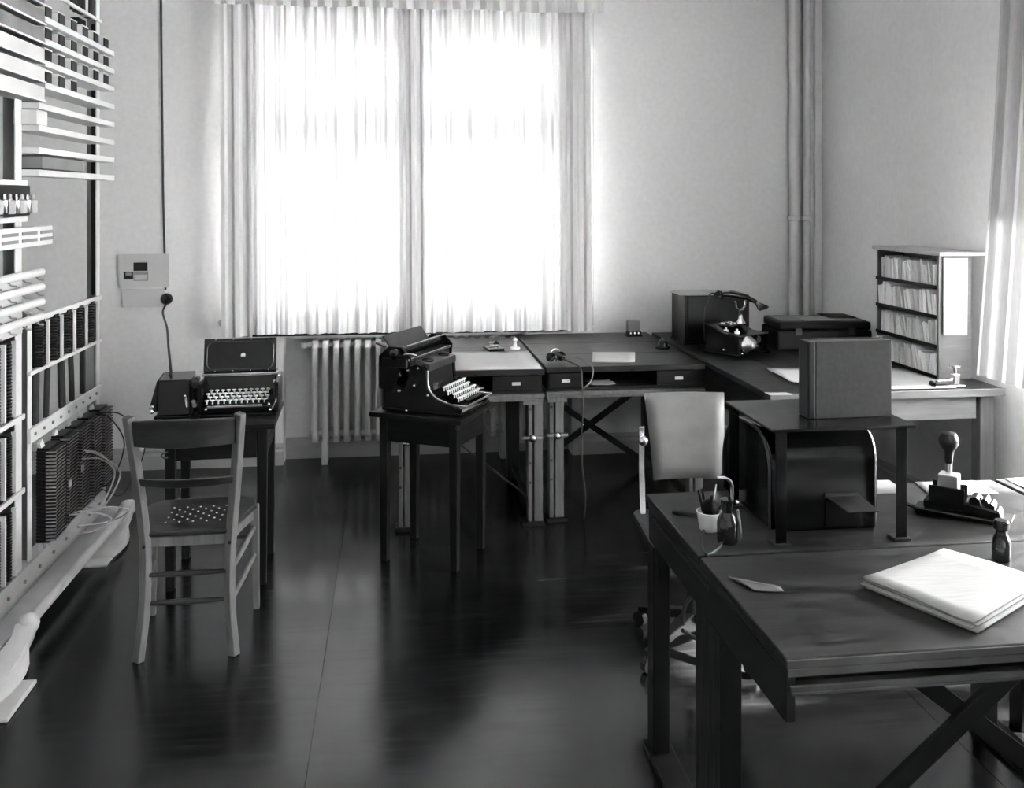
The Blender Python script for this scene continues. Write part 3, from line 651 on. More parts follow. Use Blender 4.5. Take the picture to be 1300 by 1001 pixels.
# ================================================================== BACK WORK TABLES
def double_leg(x, y, zt, parent, flip=1, sw=.036):
    a, c = (-.030, .012) if flip > 0 else (-.012, .030)
    lg_ = MB().box(x + a * 1.0 - .010, x + a + .012, y - .03, y + .03, .02, zt).build('leg', IRONG, parent, .003)
    lg2 = MB().box(x + c - .022, x + c + .024, y - .034, y + .034, .02, zt).build('leg', IRONG, parent, .003)
    for z in (.32, .60, .22): MB().cyl((x + a, y - .031, z), (x + a, y - .029, z), .007, n=8).build('peg_hole', BLACKM, lg_)
    k = MB().bar((x - .055, y - .045, .455), (x + .055, y - .045, .455), .016, .014)
    k.build('clamp_bar', STAMPM, parent, .003); MB().ball((x - .002, y - .058, .455), .021, 12).build('clamp_knob', CHROME, parent, smooth=True)
    box('foot', DWOOD, (x - .055, x + .055, y - .05, y + .05, 0, .02), parent, .003)
    box('bracket', IRONG, (x - .052, x + .052, y - .045, y + .045, zt - .02, zt), parent, .003)
def work_table(label, x0, x1, y0, y1, zt, drawers, xb):
    t = thing('work_table', label, 'table', ((x0 + x1) / 2, y0, 0)); cx = (x0 + x1) / 2
    X0, X1, D = x0 - cx, x1 - cx, y1 - y0
    n = 3
    for i in range(n): box('top_board', TOPW, (X0, X1, D * i / n + .0008, D * (i + 1) / n - .0008, zt - .03, zt), t, .003)
    box('bottom_board', DWOOD, (X0 + .01, X1 - .01, .02, D - .02, zt - .128, zt - .112), t, .002)
    for s in (X0 + .01, X1 - .03): box('side_board', DWOODY, (s, s + .02, .02, D - .02, zt - .112, zt - .03), t, .002)
    box('back_board', DWOOD, (X0 + .03, X1 - .03, D - .04, D - .02, zt - .112, zt - .03), t, .002)
    for a, b in drawers:
        d = box('drawer', DWOOD, (a - cx, b - cx, .012, .30, zt - .108, zt - .035), t, .002)
        box('label_holder', PAPER, ((a + b) / 2 - cx - .022, (a + b) / 2 - cx + .022, .008, .012, zt - .082, zt - .066), d, 0)
    box('front_rail', IRONG, (X0, X1, -.004, .03, zt - .150, zt - .128), t, .004)
    box('front_moulding', IRONG, (X0 + .004, X1 - .004, .004, .03, zt - .165, zt - .150), t, .003)
    for x, f in ((X0 + .06, 1), (X1 - .06, -1)): double_leg(x, .05, zt - .165, t, f)
    for x in (X0 + .06, X1 - .06): box('rear_leg', DWOODZ, (x - .035, x + .035, D - .30, D - .23, 0, zt - .128), t, .003)
    if xb:
        yb = D - .27; a, b = X0 + .06, X1 - .06
        MB().bar((a, yb, .53), (b, yb, .02), .02, .036).build('cross_brace', BLACKM, t, .002); MB().bar((b, yb + .021, .53), (a, yb + .021, .02), .02, .036).build('cross_brace', BLACKM, t, .002)
    else:
        MB().bar((X0 + .07, .12, .62), (X1 - .05, .12, .10), .008, .008).build('tie_rod', DKMET, t)
        MB().bar((X1 - .08, D - .27, .66), (X0 + .35, D - .27, .2), .02, .036).build('cross_brace', BLACKM, t, .002)
    for x in (X0 + .06, X1 - .06): box('side_rail', DWOODY, (x - .012, x + .012, .08, D - .26, .06, .10), t, .002)
    return t
YW = YB - .11
work_table('dark drafting work table under the window, spread with a big white sheet', .0, .768, 4.74, YB - .20, .81, ((.50, .745),), False)
work_table('dark drafting work table with crossed braces, standing toward the room corner', .784, 1.640, 4.78, YB - .075, .81, ((.80, .98), (1.38, 1.62)), True)
def sheet(name, label, pts, z, m=PAPER, cat='paper', th=.0015, curl=0, group=None):
    b = MB(); n = 6; vs = []
    P = [Vector((p[0], p[1], 0)) for p in pts]
    for j in range(n + 1):
        for i in range(n + 1):
            s, t = i / n, j / n; p = (P[0] * (1 - s) + P[1] * s) * (1 - t) + (P[3] * (1 - s) + P[2] * s) * t
            vs.append((p.x, p.y, z + .0008 + curl * ((2 * s - 1) ** 4 * (.5 + .5 * math.sin(5 * t)) + (2 * t - 1) ** 6 * .5)))
    fs = [(j * (n + 1) + i, j * (n + 1) + i + 1, (j + 1) * (n + 1) + i + 1, (j + 1) * (n + 1) + i) for j in range(n) for i in range(n)]
    o = b.add(vs, fs).build(name, m, None, smooth=True, solid=th)
    return tag(o, label, cat, group)
sheet('paper_sheet', 'big white sheet covering the work table behind the typewriter', [(.30, 4.755), (.755, 4.745), (.765, 5.30), (.30, 5.32)], .812)
sheet('paper_sheet', 'white sheet lying on the crossed-brace table by the pull cord', [(1.05, 4.88), (1.275, 4.85), (1.36, 5.17), (1.12, 5.20)], .812, curl=.004)
sheet('paper_sheet', 'folded paper lying in the open shelf under the crossed-brace table top', [(1.02, 4.81), (1.16, 4.81), (1.16, 4.95), (1.02, 4.95)], .70, curl=.01)
sheet('paper_sheet', 'folded paper lying in the open shelf under the window table top', [(.26, 4.78), (.46, 4.78), (.46, 4.95), (.26, 4.95)], .70, curl=.01)
# small things on the back tables
sb = thing('switch_box', 'small pale switch box with three dark contacts on the back table', 'switch box', (1.515, 5.80, .81))
box('foot', BLACKM, (-.05, .05, -.04, .04, 0, .012), sb, .003); box('terminal_bar', BLACKM, (-.045, .045, -.028, .02, .012, .032), sb, .003); box('cover', PAPER3, (-.042, .042, -.022, .02, .032, .10), sb, .006)
for k in (-1, 0, 1): MB().cyl((k * .026, -.035, .022), (k * .026, -.028, .022), .007, n=8).build('contact', CHROME, sb)
ib = thing('push_button', 'small round black desk push button with a glinting top', 'button', (1.56, 5.30, .81))
MB().lathe([(.042, 0), (.042, .01), (.03, .018), (.028, .034), (.018, .046), (.001, .048)], n=18).build('base', BLACKE, ib, smooth=True)
MB().lathe([(.012, 0), (.014, .01), (.001, .016)], (0, 0, .046), 12).build('button_cap', CHROME, ib, smooth=True)
mk = thing('morse_key', 'small telegraph key with a dark base on the big white sheet', 'telegraph key', (.57, 5.36, .813), R(10))
box('base', BLACKE, (-.045, .045, -.07, .07, 0, .016), mk, .004); MB().bar((0, -.06, .038), (0, .06, .034), .012, .008).build('lever', CHROME, mk)
MB().lathe([(.016, 0), (.018, .006), (.008, .012), (.006, .02)], (0, -.055, .042), 12).build('knob', BLACKE, mk, smooth=True); box('bridge', CHROME, (-.028, .028, -.006, .012, .016, .045), mk, .003)
bl = thing('table_bell', 'small white bell-shaped knob standing on the window table', 'bell', (.70, 5.40, .81))
MB().lathe([(.03, 0), (.03, .008), (.012, .014), (.009, .04), (.016, .05), (.012, .062), (.001, .066)], n=14).build('post', CER, bl, smooth=True)
hs = thing('headset', 'tangled dark headset with a cloth cord hanging off the table edge', 'headset', (.86, 4.93, .81))
for x, y, z, r in ((-.03, 0, .022, .024), (.03, .015, .024, .024)):
    MB().lathe([(r, 0), (r, .016), (r * .6, .024), (.001, .025)], n=16).xf(Matrix.Translation((x, y, z + .004)) @ Matrix.Rotation(R(70), 4, 'X')).build('earpiece', BLACKE, hs, smooth=True)
MB().tube(smoothpts([(-.03, .01, .04), (-.01, .03, .062), (.02, .03, .062), (.03, .02, .045)]), .004, 6).build('headband', CHROME, hs)
for q in range(3): MB().tube(smoothpts([(-.04 + q * .02, -.02, .01), (.0, -.035 + q * .03, .045), (.045, .0, .02 + q * .008), (.01, .03, .012)]), .0045, 6).build('lead_loop', CABLE, hs, smooth=True)
MB().tube(smoothpts([(.03, 0, .02), (.07, -.10, .012), (.095, -.185, .0), (.10, -.21, -.06), (.105, -.215, -.20), (.10, -.20, -.45), (.12, -.20, -.66), (.13, -.12, -.80)]), .0045, 8).build('cord', CORDM, hs, smooth=True)
MB().tube(smoothpts([(.04, 0, .03), (.12, -.08, .03), (.165, -.17, .0), (.15, -.205, -.06), (.11, -.21, -.10)]), .004, 8).build('cord', RACKD, hs, smooth=True)

# ================================================================== RIGHT-HAND TABLE
rt = thing('side_table', 'long plain table along the side wall with pale front apron and leg', 'table', (1.672, 4.0, 0))
W, D = 1.14, YB - .105 - 4.0
for i in range(4): box('top_board', PALEW if 0 else TOPW, (W * i / 4 + .0008, W * (i + 1) / 4 - .0008, 0, D, .782, .81), rt, .003)
box('front_edge', PALEW, (0, W, -.012, -.0005, .776, .812), rt, .003)
box('apron', PALEW, (.09, W - .12, .03, .055, .665, .782), rt, .003)
box('apron', DWOODY, (.03, .052, .08, D - .1, .60, .782), rt, .003); box('apron', DWOODY, (W - .052, W - .03, .10, D - .1, .665, .782), rt, .003)
for x, y, m in ((.02, .03, DWOODZ), (W - .10, .03, PALEWZ), (.02, D - .1, DWOODZ), (W - .10, D - .1, PALEWZ)): box('leg', m, (x, x + .07, y, y + .07, 0, .782), rt, .004)
ZT = .812
# tall dark box with papers on top
kb = thing('wooden_case', 'tall dark wooden box behind the telephone with papers on its top', 'box', (1.925, 5.53, ZT))
box('carcass', DWOODZ, (-.20, .205, -.13, .13, 0, .295), kb, .004); box('door', DWOODZ, (-.182, .187, -.142, -.13, .015, .285), kb, .003); box('plinth', DWOOD, (-.205, .21, -.135, .135, 0, .012), kb, .002)
for i, (a, b, c, d, z, m) in enumerate(((1.69, 5.38, 2.04, 5.64, 1.1072, PAPER), (1.72, 5.41, 2.06, 5.66, 1.1105, PAPER2), (1.75, 5.40, 1.91, 5.62, 1.1135, PAPER))):
    sheet('paper_sheet', ('white paper', 'greyish paper', 'short white paper')[i] + ' on the tall dark box behind the telephone, ' + ('lowest', 'middle', 'topmost')[i] + ' of three', [(a, b), (c, b + .01), (c + .01, d), (a + .01, d)], z, m, curl=.004, group='papers on the tall dark box')
# telephone set
ph = thing('desk_telephone', 'black desk telephone set with handset on a tall cradle and a metal gong', 'telephone', (1.885, 4.93, ZT), R(33))
MB().prism([(0, 0), (0, .112), (.10, .122), (.23, .165), (.23, 0)], .0, .27).build('case', BLACKE, ph, .005)
box('base', BLACKE, (-.010, .28, -.010, .24, 0, .012), ph, .003)
MB().bar((.0, -.002, .114), (.27, -.002, .114), .008, .006).build('edge_strip', DKMET, ph); MB().bar((-.001, 0, .114), (-.001, .23, .165), .006, .006).build('edge_strip', DKMET, ph)
for p in ((.05, .05), (.05, .125)):
    MB().lathe([(.014, 0), (.014, .014), (.006, .016), (.006, .026)], n=12).build('switch', CER, ph, smooth=True, loc=(p[0], p[1], .122))
kx = MB().box(.08, .17, .12, .21, .150, .160).build('key_panel', DKMET, ph, .002)
for i in range(5):
    for j in range(2): MB().box(.088 + i * .016, .098 + i * .016, .13 + j * .035, .155 + j * .035, .16, .168).build('key', CER if (i + j) % 2 else BLACKE, kx, .001)
MB().lathe([(.055, 0), (.052, .012), (.030, .05), (.022, .056), (.010, .058), (.010, .07), (.001, .071)], n=22).xf(Matrix.Translation((.075, -.002, .062)) @ Matrix.Rotation(R(90), 4, 'X')).build('gong', CHROME, ph, smooth=True)
for x, z, r in ((.17, .085, .020), (.165, .03, .008), (.20, .03, .008)): MB().cyl((x, 0, z), (x, -.012, z), r, n=14).build('terminal', DKMET, ph, smooth=True)
MB().ball((.02, -.006, .02), .006, 8).build('terminal', CHROME, ph); MB().ball((-.004, .10, .03), .007, 8).build('terminal', CHROME, ph)
MB().lathe([(.03, 0), (.026, .01), (.013, .03), (.011, .06), (.02, .075), (.02, .08)], (.22, .15, .155), 16).build('cradle_post', CHROME, ph, smooth=True)
for s in (-1, 1): MB().tube(smoothpts([(.22, .15, .232), (.22 + s * .035, .15, .245), (.22 + s * .05, .15, .285)]), .006, 8).build('cradle_fork', CHROME, ph, smooth=True)
HM = Matrix.Translation((.19, .145, .305)) @ Matrix.Rotation(R(-33), 4, 'Z') @ Matrix.Rotation(R(12), 4, 'Y')
hd = MB().tube([HM @ Vector(p) for p in ((-.10, 0, 0), (-.05, 0, .012), (.05, 0, .012), (.11, 0, -.002))], [.012, .016, .016, .012], 12).build('handset', BLACKE, ph, smooth=True)
MB().lathe([(.012, .02), (.03, .0), (.032, -.016), (.028, -.024)], n=18).xf(HM @ Matrix.Translation((-.115, 0, -.002))).build('earpiece', BLACKE, hd, smooth=True)
MB().lathe([(.008, -.03), (.014, -.022), (.030, -.010), (.042, .006), (.044, .014), (.030, .010), (.001, .004)], n=18).xf(HM @ Matrix.Translation((.145, 0, -.018)) @ Matrix.Rotation(R(14), 4, 'Y')).build('mouthpiece', CHROME, hd, smooth=True)
MB().tube(smoothpts([HM @ Vector((-.13, 0, .0)), HM @ Vector((-.17, 0, -.02)), (.0, .24, .20), (.02, .25, .06)]), .0045, 8).build('cord', CABLE, ph, smooth=True)
# dark carrying case with papers
ck = thing('carrying_case', 'low black carrying case beside the card rack with papers on top', 'case', (2.475, 5.25, ZT), R(-6))
box('body', BLACKM, (-.27, .28, -.16, .17, 0, .115), ck, .012); box('lid', BLACKM, (-.26, .28, -.15, .17, .116, .165), ck, .014)
for x in (-.15, .16): MB().box(x - .02, x + .02, -.166, -.16, .09, .13).build('clasp', DKMET, ck, .002)
MB().tube(smoothpts([(-.06, -.162, .07), (-.05, -.185, .072), (.05, -.185, .072), (.06, -.162, .07)]), .007, 8).build('handle', BLACKM, ck, smooth=True)
for i, (x0, y0, x1, y1, z, m) in enumerate(((2.24, 5.18, 2.50, 5.40, .978, PAPER3), (2.36, 5.13, 2.70, 5.31, .983, PAPER3), (2.54, 5.20, 2.70, 5.38, .989, GREYC))):
    sheet('folder', ('grey folder', 'wide grey folder', 'dark grey folder')[i] + ' on the black carrying case, ' + ('toward the telephone', 'lying across its front', 'toward the card rack')[i], [(x0, y0), (x1, y0 - .02), (x1 + .01, y1 - .02), (x0 + .01, y1)], z, m, 'folder', th=.004, group='folders on the carrying case')
# paper on this table
sheet('paper_sheet', 'white paper on the side table half hidden by the upright box file', [(1.87, 4.22), (2.02, 4.16), (2.20, 4.56), (1.90, 4.585)], ZT + .002, curl=.006)
sheet('paper_sheet', 'torn strip of white paper hanging over the front edge of the side table', [(1.655, 3.965), (1.76, 3.955), (1.76, 4.02), (1.66, 4.03)], ZT + .001, curl=.004)
sheet('paper_sheet', 'large pale sheet lying at the foot of the card rack', [(2.10, 4.03), (2.58, 4.01), (2.60, 4.50), (2.20, 4.55)], ZT + .002, PAPER2, curl=.002)
# card rack
cr_ = thing('card_rack', 'four-tier wooden card rack full of pale papers with a sheet on its end', 'shelf rack', (2.63, 4.22, ZT))
RX, RY, RZ = .165, .60, .60
for y in (0, RY - .014): box('end_panel', PALEW if y == 0 else PALEWZ, (0, RX, y, y + .014, 0, RZ), cr_, .002)
box('back_panel', PALEWZ, (RX - .010, RX, .014, RY - .014, 0, RZ), cr_, .001)
box('top_board', PAPER2, (-.018, RX + .06, -.025, RY + .02, RZ, RZ + .02), cr_, .004)
TZ = [0.006, .155, .300, .445]
for z in TZ: box('shelf', PALEW, (-.006, RX - .010, .014, RY - .014, z - .006 if z > .01 else 0, z + .006), cr_, .001); box('shelf_lip', DWOODY, (-.014, -.006, .014, RY - .014, z - .008 if z > .01 else 0, z + .010), cr_, .001)
box('end_trim', PALEWZ, (-.010, 0, -.004, .014, 0, RZ), cr_, .001)
ORD = ('nearest', 'second', 'third', 'fourth', 'fifth', 'sixth', 'seventh', 'eighth', 'ninth', 'tenth', 'eleventh', 'twelfth', 'thirteenth', 'fourteenth', 'fifteenth', 'sixteenth', 'seventeenth')
tiers = ('bottom', 'second', 'third', 'top'); rc = random.Random(11)
for t, z in enumerate(TZ):
    y = .018; bi = 0
    while y < RY - .05:
        th = rc.uniform(.022, .045); hgt = rc.uniform(.105, .128); dp = rc.uniform(.10, .135); lean = rc.uniform(-.02, .03) if y > .05 else .0
        b = MB(); n_ = 3; ww = th / n_
        pk = thing('paper_bundle', f'pale card bundle in the {tiers[t]} tier of the card rack, {ORD[bi]} from the sheet', 'card bundle', (2.63 + .002, 4.22 + y, ZT + z + .006), 0, f'card bundles in the {tiers[t]} tier')
        m = (CARDP, CARDP, CARDP2, CARDP2)[rc.randrange(4)] if y > .05 else CARDP
        for k in range(n_):
            a = k * ww; h2 = hgt - rc.uniform(0, .012); x0 = rc.uniform(-.010, .006)
            MB().hexa([(x0, a, 0), (dp, a, 0), (dp, a + ww - .001, 0), (x0, a + ww - .001, 0)], [(x0 - .004, a + lean, h2), (dp, a + lean, h2), (dp, a + lean + ww - .001, h2), (x0 - .004, a + lean + ww - .001, h2)]).build('card', m, pk)
        bi += 1; y += th + max(0, lean) * .5 + .006
es = thing('hanging_sheet', 'long blank white sheet hanging on the end of the card rack', 'paper', (2.63, 4.214, ZT))
b = MB(); b.add([(.012, -.003, .59), (.140, -.003, .59), (.136, -.006, .40), (.008, -.010, .40), (.130, -.012, .215), (.004, -.016, .218)], [(0, 1, 2, 3), (3, 2, 4, 5)]); b.build('sheet', PAPER, es, solid=.001)
# hole punch
hp = thing('paper_punch', 'small metal paper punch with an upright plunger near the card rack', 'paper punch', (2.565, 4.055, ZT), R(4))
box('base', CHROME, (-.085, .075, -.028, .028, 0, .010), hp, .003); box('anvil', DKMET, (-.08, -.02, -.022, .022, .010, .024), hp, .003)
MB().bar((-.06, 0, .028), (.04, 0, .034), .02, .012).build('arm', CHROME, hp, .003); box('post', CHROME, (.022, .055, -.016, .016, .010, .06), hp, .004)
MB().lathe([(.010, .055), (.010, .085), (.026, .092), (.024, .10), (.001, .104)], (.038, 0, 0), 16).build('plunger', CHROME, hp, smooth=True)
MB().ball((-.085, 0, .02), .012, 8).build('stop', BLACKM, hp)

# ================================================================== SWIVEL CHAIR
sc_ = thing('swivel_chair', 'office swivel chair with light leather backrest behind the front desk', 'office chair', (1.10, 3.42, 0), R(-4))
def pad(x0, x1, z0, z1, y, th, bow, taper):
    b = MB(); nx, nz = 14, 12; vs = []
    for side in (-1, 1):
        for j in range(nz + 1):
            t = j / nz; z = z0 + (z1 - z0) * t; hw = (x1 - x0) / 2 * (1 - taper * (1 - t))
            for i in range(nx + 1):
                s = -1 + 2 * i / nx; e = (1 - abs(s) ** 5) * (1 - abs(2 * t - 1) ** 6)
                vs.append(((x0 + x1) / 2 + s * hw, y + bow * (s * s) + side * th * max(e, .0) ** .5 + .06 * t * t, z))
    m = (nx + 1) * (nz + 1); fs = []
    for q in (0, m):
        for j in range(nz):
            for i in range(nx): fs.append((q + j * (nx + 1) + i, q + j * (nx + 1) + i + 1, q + (j + 1) * (nx + 1) + i + 1, q + (j + 1) * (nx + 1) + i))
    o = b.add(vs, fs); return o
pad(-.135, .185, .60, .925, .10, .028, -.02, .16).build('backrest', LEATH, sc_, smooth=True)
MB().sweep(smoothpts([(-.152, .07, .46), (-.152, .10, .62), (-.150, .11, .72), (-.150, .115, .80)]), (.022, .012)).build('back_support', CHROME, sc_, .003)
MB().ball((-.150, .075, .755), .020, 10).build('support_knob', CHROME, sc_, smooth=True)
MB().sweep(smoothpts([(.19, .07, .46), (.19, .10, .62), (.188, .11, .80)]), (.022, .012)).build('back_support', CHROME, sc_, .003)
MB().prism(rrect(-.19, .22, -.24, .14, .06), .42, .475, 'z').build('seat', BLACKM, sc_, .015)
MB().cyl((.015, -.04, .12), (.015, -.04, .42), .025).build('column', DKMET, sc_, smooth=True)
for k in range(4):
    a = R(38 + 90 * k); c, s_ = math.cos(a), math.sin(a)
    MB().sweep([(.015 + c * .02, -.04 + s_ * .02, .13), (.015 + c * .26, -.04 + s_ * .26, .065)], [(.05, .035), (.032, .025)], (-s_, c, 0)).build('base_arm', BLACKM, sc_, .005)
    MB().cyl((.015 + c * .26 - s_ * .012, -.04 + s_ * .26 + c * .012, .028), (.015 + c * .26 + s_ * .012, -.04 + s_ * .26 - c * .012, .028), .028, n=14).box(.015 + c * .26 - .008, .015 + c * .26 + .008, -.04 + s_ * .26 - .008, -.04 + s_ * .26 + .008, .03, .06).build('caster', BLACKM, sc_)

# ================================================================== FRONT DESK
DX0, DX1, DY0, DY1, DZ = .772, 1.925, 1.765, 2.805, .78
fd = thing('front_desk', 'large dark worn desk in front with crossed braces and a stepped front edge', 'desk', (DX0, DY0, 0))
SEAM = 2.295 - DY0; DW, DD = DX1 - DX0, DY1 - DY0
box('front_board', DESKT, (0, DW, 0, SEAM - .003, DZ - .018, DZ), fd, .004); box('rear_board', DESKT, (0, DW, SEAM + .003, DD, DZ - .018, DZ), fd, .004)
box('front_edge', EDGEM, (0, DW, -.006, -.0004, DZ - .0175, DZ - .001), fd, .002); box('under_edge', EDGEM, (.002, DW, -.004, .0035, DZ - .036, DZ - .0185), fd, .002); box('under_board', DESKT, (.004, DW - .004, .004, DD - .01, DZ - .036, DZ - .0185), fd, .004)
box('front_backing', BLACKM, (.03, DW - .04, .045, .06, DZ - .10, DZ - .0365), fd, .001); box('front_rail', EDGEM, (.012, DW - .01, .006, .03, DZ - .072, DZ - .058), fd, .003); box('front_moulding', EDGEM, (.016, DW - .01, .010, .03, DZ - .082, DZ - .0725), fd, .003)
box('side_board', BLACKM, (.004, .026, .012, DD - .02, DZ - .135, DZ - .036), fd, .003); box('side_board', DWOODY, (DW - .03, DW - .01, .03, DD - .02, DZ - .135, DZ - .036), fd, .003)
MB().bar((-.0005, .45, DZ - .05), (-.0005, .95, DZ - .05), .004, .004).build('edge_bead', DKMET, fd)
ll = box('leg', DWOODZ, (.0, .052, .955, DD - .02, .02, DZ - .135), fd, .003); MB().prism(rrect(.018, .034, .535, .625, .007, 4), .948, .9552, 'y').build('slot', BLACKM, ll)
box('leg', DWOODZ, (.004, .058, .385, .575, .02, DZ - .135), fd, .004)
for y in (.40, .96): box('leg', DWOODZ, (DW - .08, DW - .03, y, y + .07, .02, DZ - .135), fd, .003)
box('foot_rail', DWOODY, (-.01, .07, .30, DD, 0, .02), fd, .003); box('foot_rail', DWOODY, (DW - .10, DW, .30, DD, 0, .02), fd, .003)
MB().bar((.35, .50, .04), (DW - .05, .50, .66), .02, .05).build('cross_brace', BLACKM, fd, .002); MB().bar((.30, .525, .66), (DW - .05, .525, .04), .02, .05).build('cross_brace', BLACKM, fd, .002)
box('rear_apron', DWOOD, (.06, DW - .08, DD - .05, DD - .03, DZ - .10, DZ - .036), fd, .003)
sdk = thing('side_desk', 'matching desk whose papered corner butts against the front desk', 'desk', (1.94, 1.78, 0))
for i in range(2): box('top_board', DESKT, (.0, .75, i * .515 + .001, (i + 1) * .515 - .001, DZ - .03, DZ), sdk, .004)
for x in (.03, .66):
    for y in (.03, .94): box('leg', DWOODZ, (x, x + .06, y, y + .06, 0, DZ - .03), sdk, .003)
box('apron', DWOOD, (.09, .66, .04, .06, DZ - .13, DZ - .03), sdk, .003); box('apron', DWOOD, (.09, .66, .96, .98, DZ - .13, DZ - .03), sdk, .003)
# machine under its stand
mc = thing('teleprinter_cover', 'black rounded metal machine housing with a small output tray on the desk', 'machine', (1.035, 2.43, DZ))
def arch(y0, y1, h, r0, r1, n=8):
    p = [(y0, 0)]
    for k in range(n + 1): a = R(180 - 90 * k / n); p.append((y0 + r0 + r0 * math.cos(a), h - r0 + r0 * math.sin(a)))
    for k in range(n + 1): a = R(90 - 90 * k / n); p.append((y1 - r1 + r1 * math.cos(a), h - r1 + r1 * math.sin(a)))
    return p + [(y1, 0)]
MB().prism(arch(0, .37, .272, .075, .16), .02, .295).build('housing', BLACKE, mc, .010, smooth=True, seg=3)
MB().prism(arch(.025, .40, .262, .10, .17), -.005, .022).build('end_cap', BLACKE, mc, .006, smooth=True)
rim = [(-.006, p[0], p[1]) for p in arch(.03, .395, .257, .10, .17)]
MB().tube(rim, .0045, 6).build('end_rim', DKMET, mc, smooth=True)
for z0, z1, nm in ((.012, .085, 'front_hatch'),): box(nm, BLACKE, (.14, .245, -.006, .0, z0, z1), mc, .002)
tr = MB(); tr.hexa([(.140, -.004, .094), (.238, -.004, .094), (.252, -.085, .076), (.165, -.085, .076)], [(.140, -.004, .097), (.238, -.004, .097), (.252, -.085, .079), (.165, -.085, .079)]); tr.build('output_tray', DKMET, mc, .001)
MB().box(.139, .239, -.007, .002, .092, .104).build('tray_bracket', DKMET, mc, .002)
for x in (.04, .26): MB().cyl((x, .05, -.0005), (x, .05, .004), .012, n=10).build('foot', BLACKM, mc)
MB().ball((.10, .16, .273), .006, 8).build('screw', CHROME, mc)
# steel stand
st = thing('machine_stand', 'black steel bench standing over the rounded machine housing', 'stand', (1.0, 2.345, DZ))
SH = .302
MB().hexa([(-.02, -.02, SH), (.385, -.02, SH), (.385, .33, SH), (-.02, .33, SH)], [(-.02, -.02, SH + .008), (.385, -.02, SH + .008), (.385, .33, SH + .008), (-.02, .33, SH + .008)]).build('plate', BLACKE, st, .002)
for x, y in ((.0, 0), (.338, 0), (-.012, .31), (.345, .31)):
    l = MB().box(x - .004, x + .026, y - .004, y, .006, SH).box(x + .022, x + .026, y, y + .026, .006, SH).build('leg', BLACKE, st, .001)
    MB().box(x - .012, x + .034, y - .012, y + .03, 0, .006).build('foot_plate', DKMET, l, .001)
# box file on the stand
bf = thing('box_file', 'upright grey cloth box file with dark spine on the steel stand', 'box file', (1.125, 2.425, DZ + SH + .008), R(1))
box('cover', GREYC, (.022, .245, 0, .006, 0, .212), bf, .002); box('cover', GREYC, (.022, .245, .056, .062, 0, .212), bf, .002); box('spine', BLACKM, (0, .022, 0, .062, 0, .212), bf, .004); box('page_block', GREYC, (.022, .242, .006, .056, .003, .209), bf, .001)
# cup and glue bottle
cu = thing('ink_cup', 'chipped white cup holding dark brushes at the far corner of the desk', 'cup', (.862, 2.478, DZ))
MB().lathe([(.024, 0), (.027, .004), (.034, .048), (.036, .052), (.032, .052), (.028, .012), (.001, .012)], n=22).build('cup_body', CER, cu, smooth=True)
for k, (dx, dy, h, r) in enumerate(((-.012, .0, .11, .005), (.010, .006, .12, .004), (.0, -.008, .10, .006), (.016, -.004, .09, .004), (-.004, .012, .105, .005))):
    MB().tube([(dx * .5, dy * .5, .014), (dx * 1.6, dy * 1.6, h * .6), (dx * 2.6, dy * 2.6, h)], [r, r, r * .6], 8).build('brush', BLACKM if k % 2 == 0 else CHROME, cu, smooth=True)
MB().ball((.0, .0, .062), .024, 12).build('brush_head', BLACKM, cu, smooth=True)
gb = thing('glue_bottle', 'dark bottle with a bent metal spout beside the white cup', 'bottle', (.880, 2.385, DZ))
MB().lathe([(.026, 0), (.028, .004), (.028, .055), (.022, .07), (.014, .08), (.014, .10), (.018, .102), (.018, .114), (.001, .115)], n=20).build('bottle_body', INKG, gb, smooth=True)
MB().tube(smoothpts([(.012, 0, .10), (.012, 0, .150), (.0, 0, .168), (-.03, 0, .172)]), .005, 8).build('spout', CHROME, gb, smooth=True)
MB().tube([(.022, -.018, .09), (.026, -.02, .06), (.03, -.02, .01)], .0035, 6).build('clip', CHROME, gb); MB().ball((.022, -.012, .108), .006, 8).build('clip_screw', CHROME, gb)
# cords on the desk corner
dc = tag(MB().tube(smoothpts([(.80, 2.62, DZ + .004), (.84, 2.60, DZ + .004), (.88, 2.54, DZ + .006), (.82, 2.42, DZ + .004), (.79, 2.30, DZ + .004), (.84, 2.34, DZ + .004), (.90, 2.46, DZ + .004)]), .004, 8).build('coiled_flex', CABLE, smooth=True), 'thin black cord curling over the desk corner by the white cup', 'cord')
tag(MB().tube(smoothpts([(.855, 2.70, .40), (.93, 2.72, .36), (1.0, 2.74, .44), (.96, 2.76, .52), (.88, 2.74, .46), (.86, 2.71, .41)]), .006, 8).build('cable_loop', CABLE, smooth=True), 'loop of dark cable hanging under the desk behind its leg', 'cable')
sheet('paper_scrap', 'torn pale paper scrap lying near the edge of the front desk', [(.83, 2.075), (.895, 2.06), (.90, 2.09), (.80, 2.16)], DZ + .001, SCRAPM, curl=.003)
# paper stack
stp = [(1.09, 2.062), (1.383, 2.204), (1.521, 2.008), (1.21, 1.819)]
for i in range(4):
    o = (0, 0) if i == 3 else ((.006, -.004), (-.004, .004), (.010, .002))[i]
    sheet('document', ('bottom sheaf of the thick white document pile on the front desk', 'second sheaf from below in the white document pile on the front desk', 'third sheaf from below in the white document pile on the front desk', 'topmost creased white sheaf of the document pile on the front desk')[i],
          [(x + o[0], y + o[1]) for x, y in stp], DZ + .0045 + i * .0055, NEWSP, 'document', th=.0042, curl=.006 if i == 3 else .0008, group='document pile on the front desk')
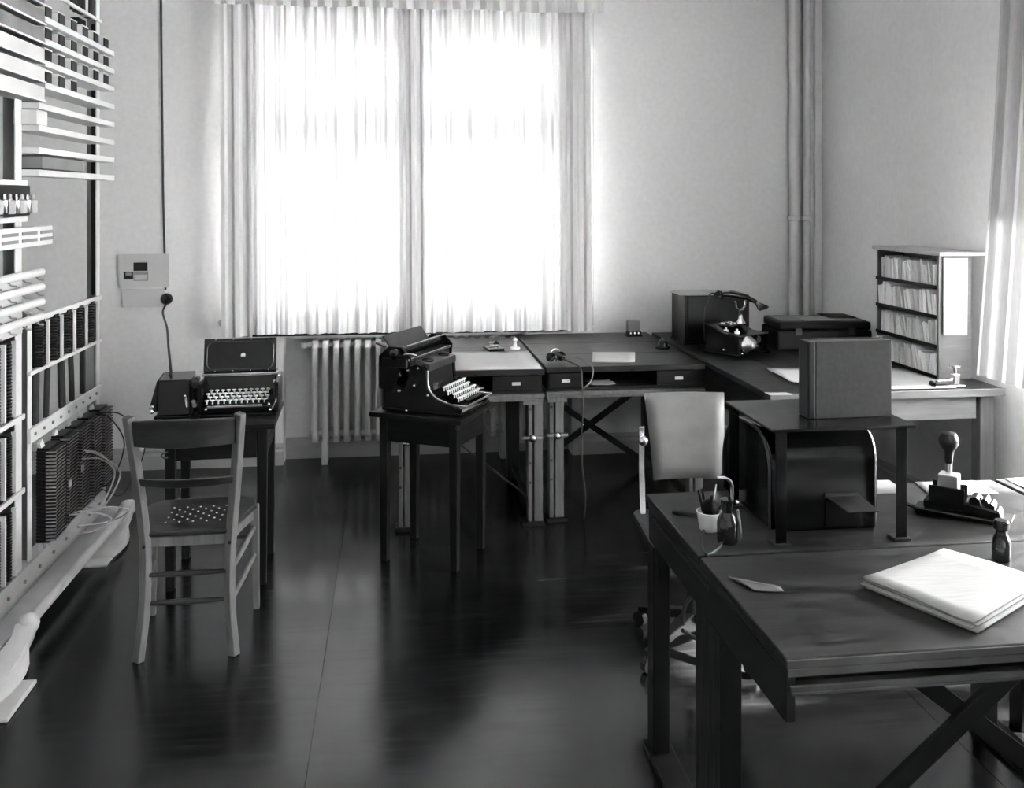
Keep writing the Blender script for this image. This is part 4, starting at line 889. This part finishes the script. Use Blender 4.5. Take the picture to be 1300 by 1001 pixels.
# numbering stamp
ns = thing('numbering_stamp', 'black hand numbering stamp with a ball-topped lever on the desk', 'stamp machine', (1.62, 2.49, DZ), R(-42))
MB().prism(rrect(-.125, .115, -.038, .038, .012), 0, .016, 'z').build('base', BLACKE, ns, .004)
MB().prism([(-.10, .016), (-.10, .040), (-.06, .055), (.02, .05), (.10, .040), (.105, .016)], -.030, .030, 'y').build('body', BLACKE, ns, .006)
box('front_lip', DKMET, (.10, .13, -.036, .036, .016, .021), ns, .001); box('stamp_head', STAMPM, (-.062, -.008, -.026, .026, .058, .118), ns, .004); box('yoke', BLACKE, (-.085, .01, -.03, -.026, .04, .085), ns, .002); box('yoke', BLACKE, (-.085, .01, .026, .03, .04, .085), ns, .002)
MB().cyl((-.036, 0, .115), (-.036, 0, .150), .009, n=12).build('shaft', CHROME, ns, smooth=True)
MB().lathe([(.010, .0), (.012, .02), (.014, .035), (.026, .055), (.028, .07), (.020, .087), (.001, .093)], (-.036, 0, .148), 18).build('ball_handle', KNOBM, ns, smooth=True)
for x, z, r in ((.035, .055, .014), (.075, .046, .012), (.06, .058, .010)): MB().cyl((x, -.026, z), (x, .026, z), r, n=14).build('wheel', BLACKE, ns, smooth=True)
MB().tube([(-.12, -.02, .01), (-.15, -.03, .018), (-.155, -.03, .03)], .006, 8).build('thumb_latch', BLACKE, ns)
# ink bottle
ik = thing('ink_bottle', 'small dark glass ink bottle standing at the edge of the document pile', 'ink bottle', (1.523, 2.178, DZ))
MB().lathe([(.019, 0), (.022, .003), (.022, .048), (.018, .060), (.013, .068), (.013, .076)], n=20).build('bottle_body', INKG, ik, smooth=True)
MB().lathe([(.014, .076), (.0185, .080), (.0185, .098), (.015, .102), (.001, .103)], n=18).build('stopper', BLACKE, ik, smooth=True)
# papers at the far edge
sheet('paper_sheet', 'white sheet at the far desk edge behind the numbering stamp', [(1.63, 2.66), (1.85, 2.66), (1.855, 2.79), (1.66, 2.80)], DZ + .001, curl=.003)
sheet('paper_sheet', 'white sheet on the corner of the adjoining desk', [(1.965, 2.62), (2.25, 2.60), (2.27, 2.79), (1.97, 2.80)], DZ + .001, curl=.003)
tag(MB().prism([(1.47, 2.70), (1.55, 2.70), (1.56, 2.78), (1.48, 2.78)], DZ, DZ + .022, 'z').build('erasing_pad', PAPER3, bevel=.006), 'small grey pad lying behind the steel stand leg', 'pad')
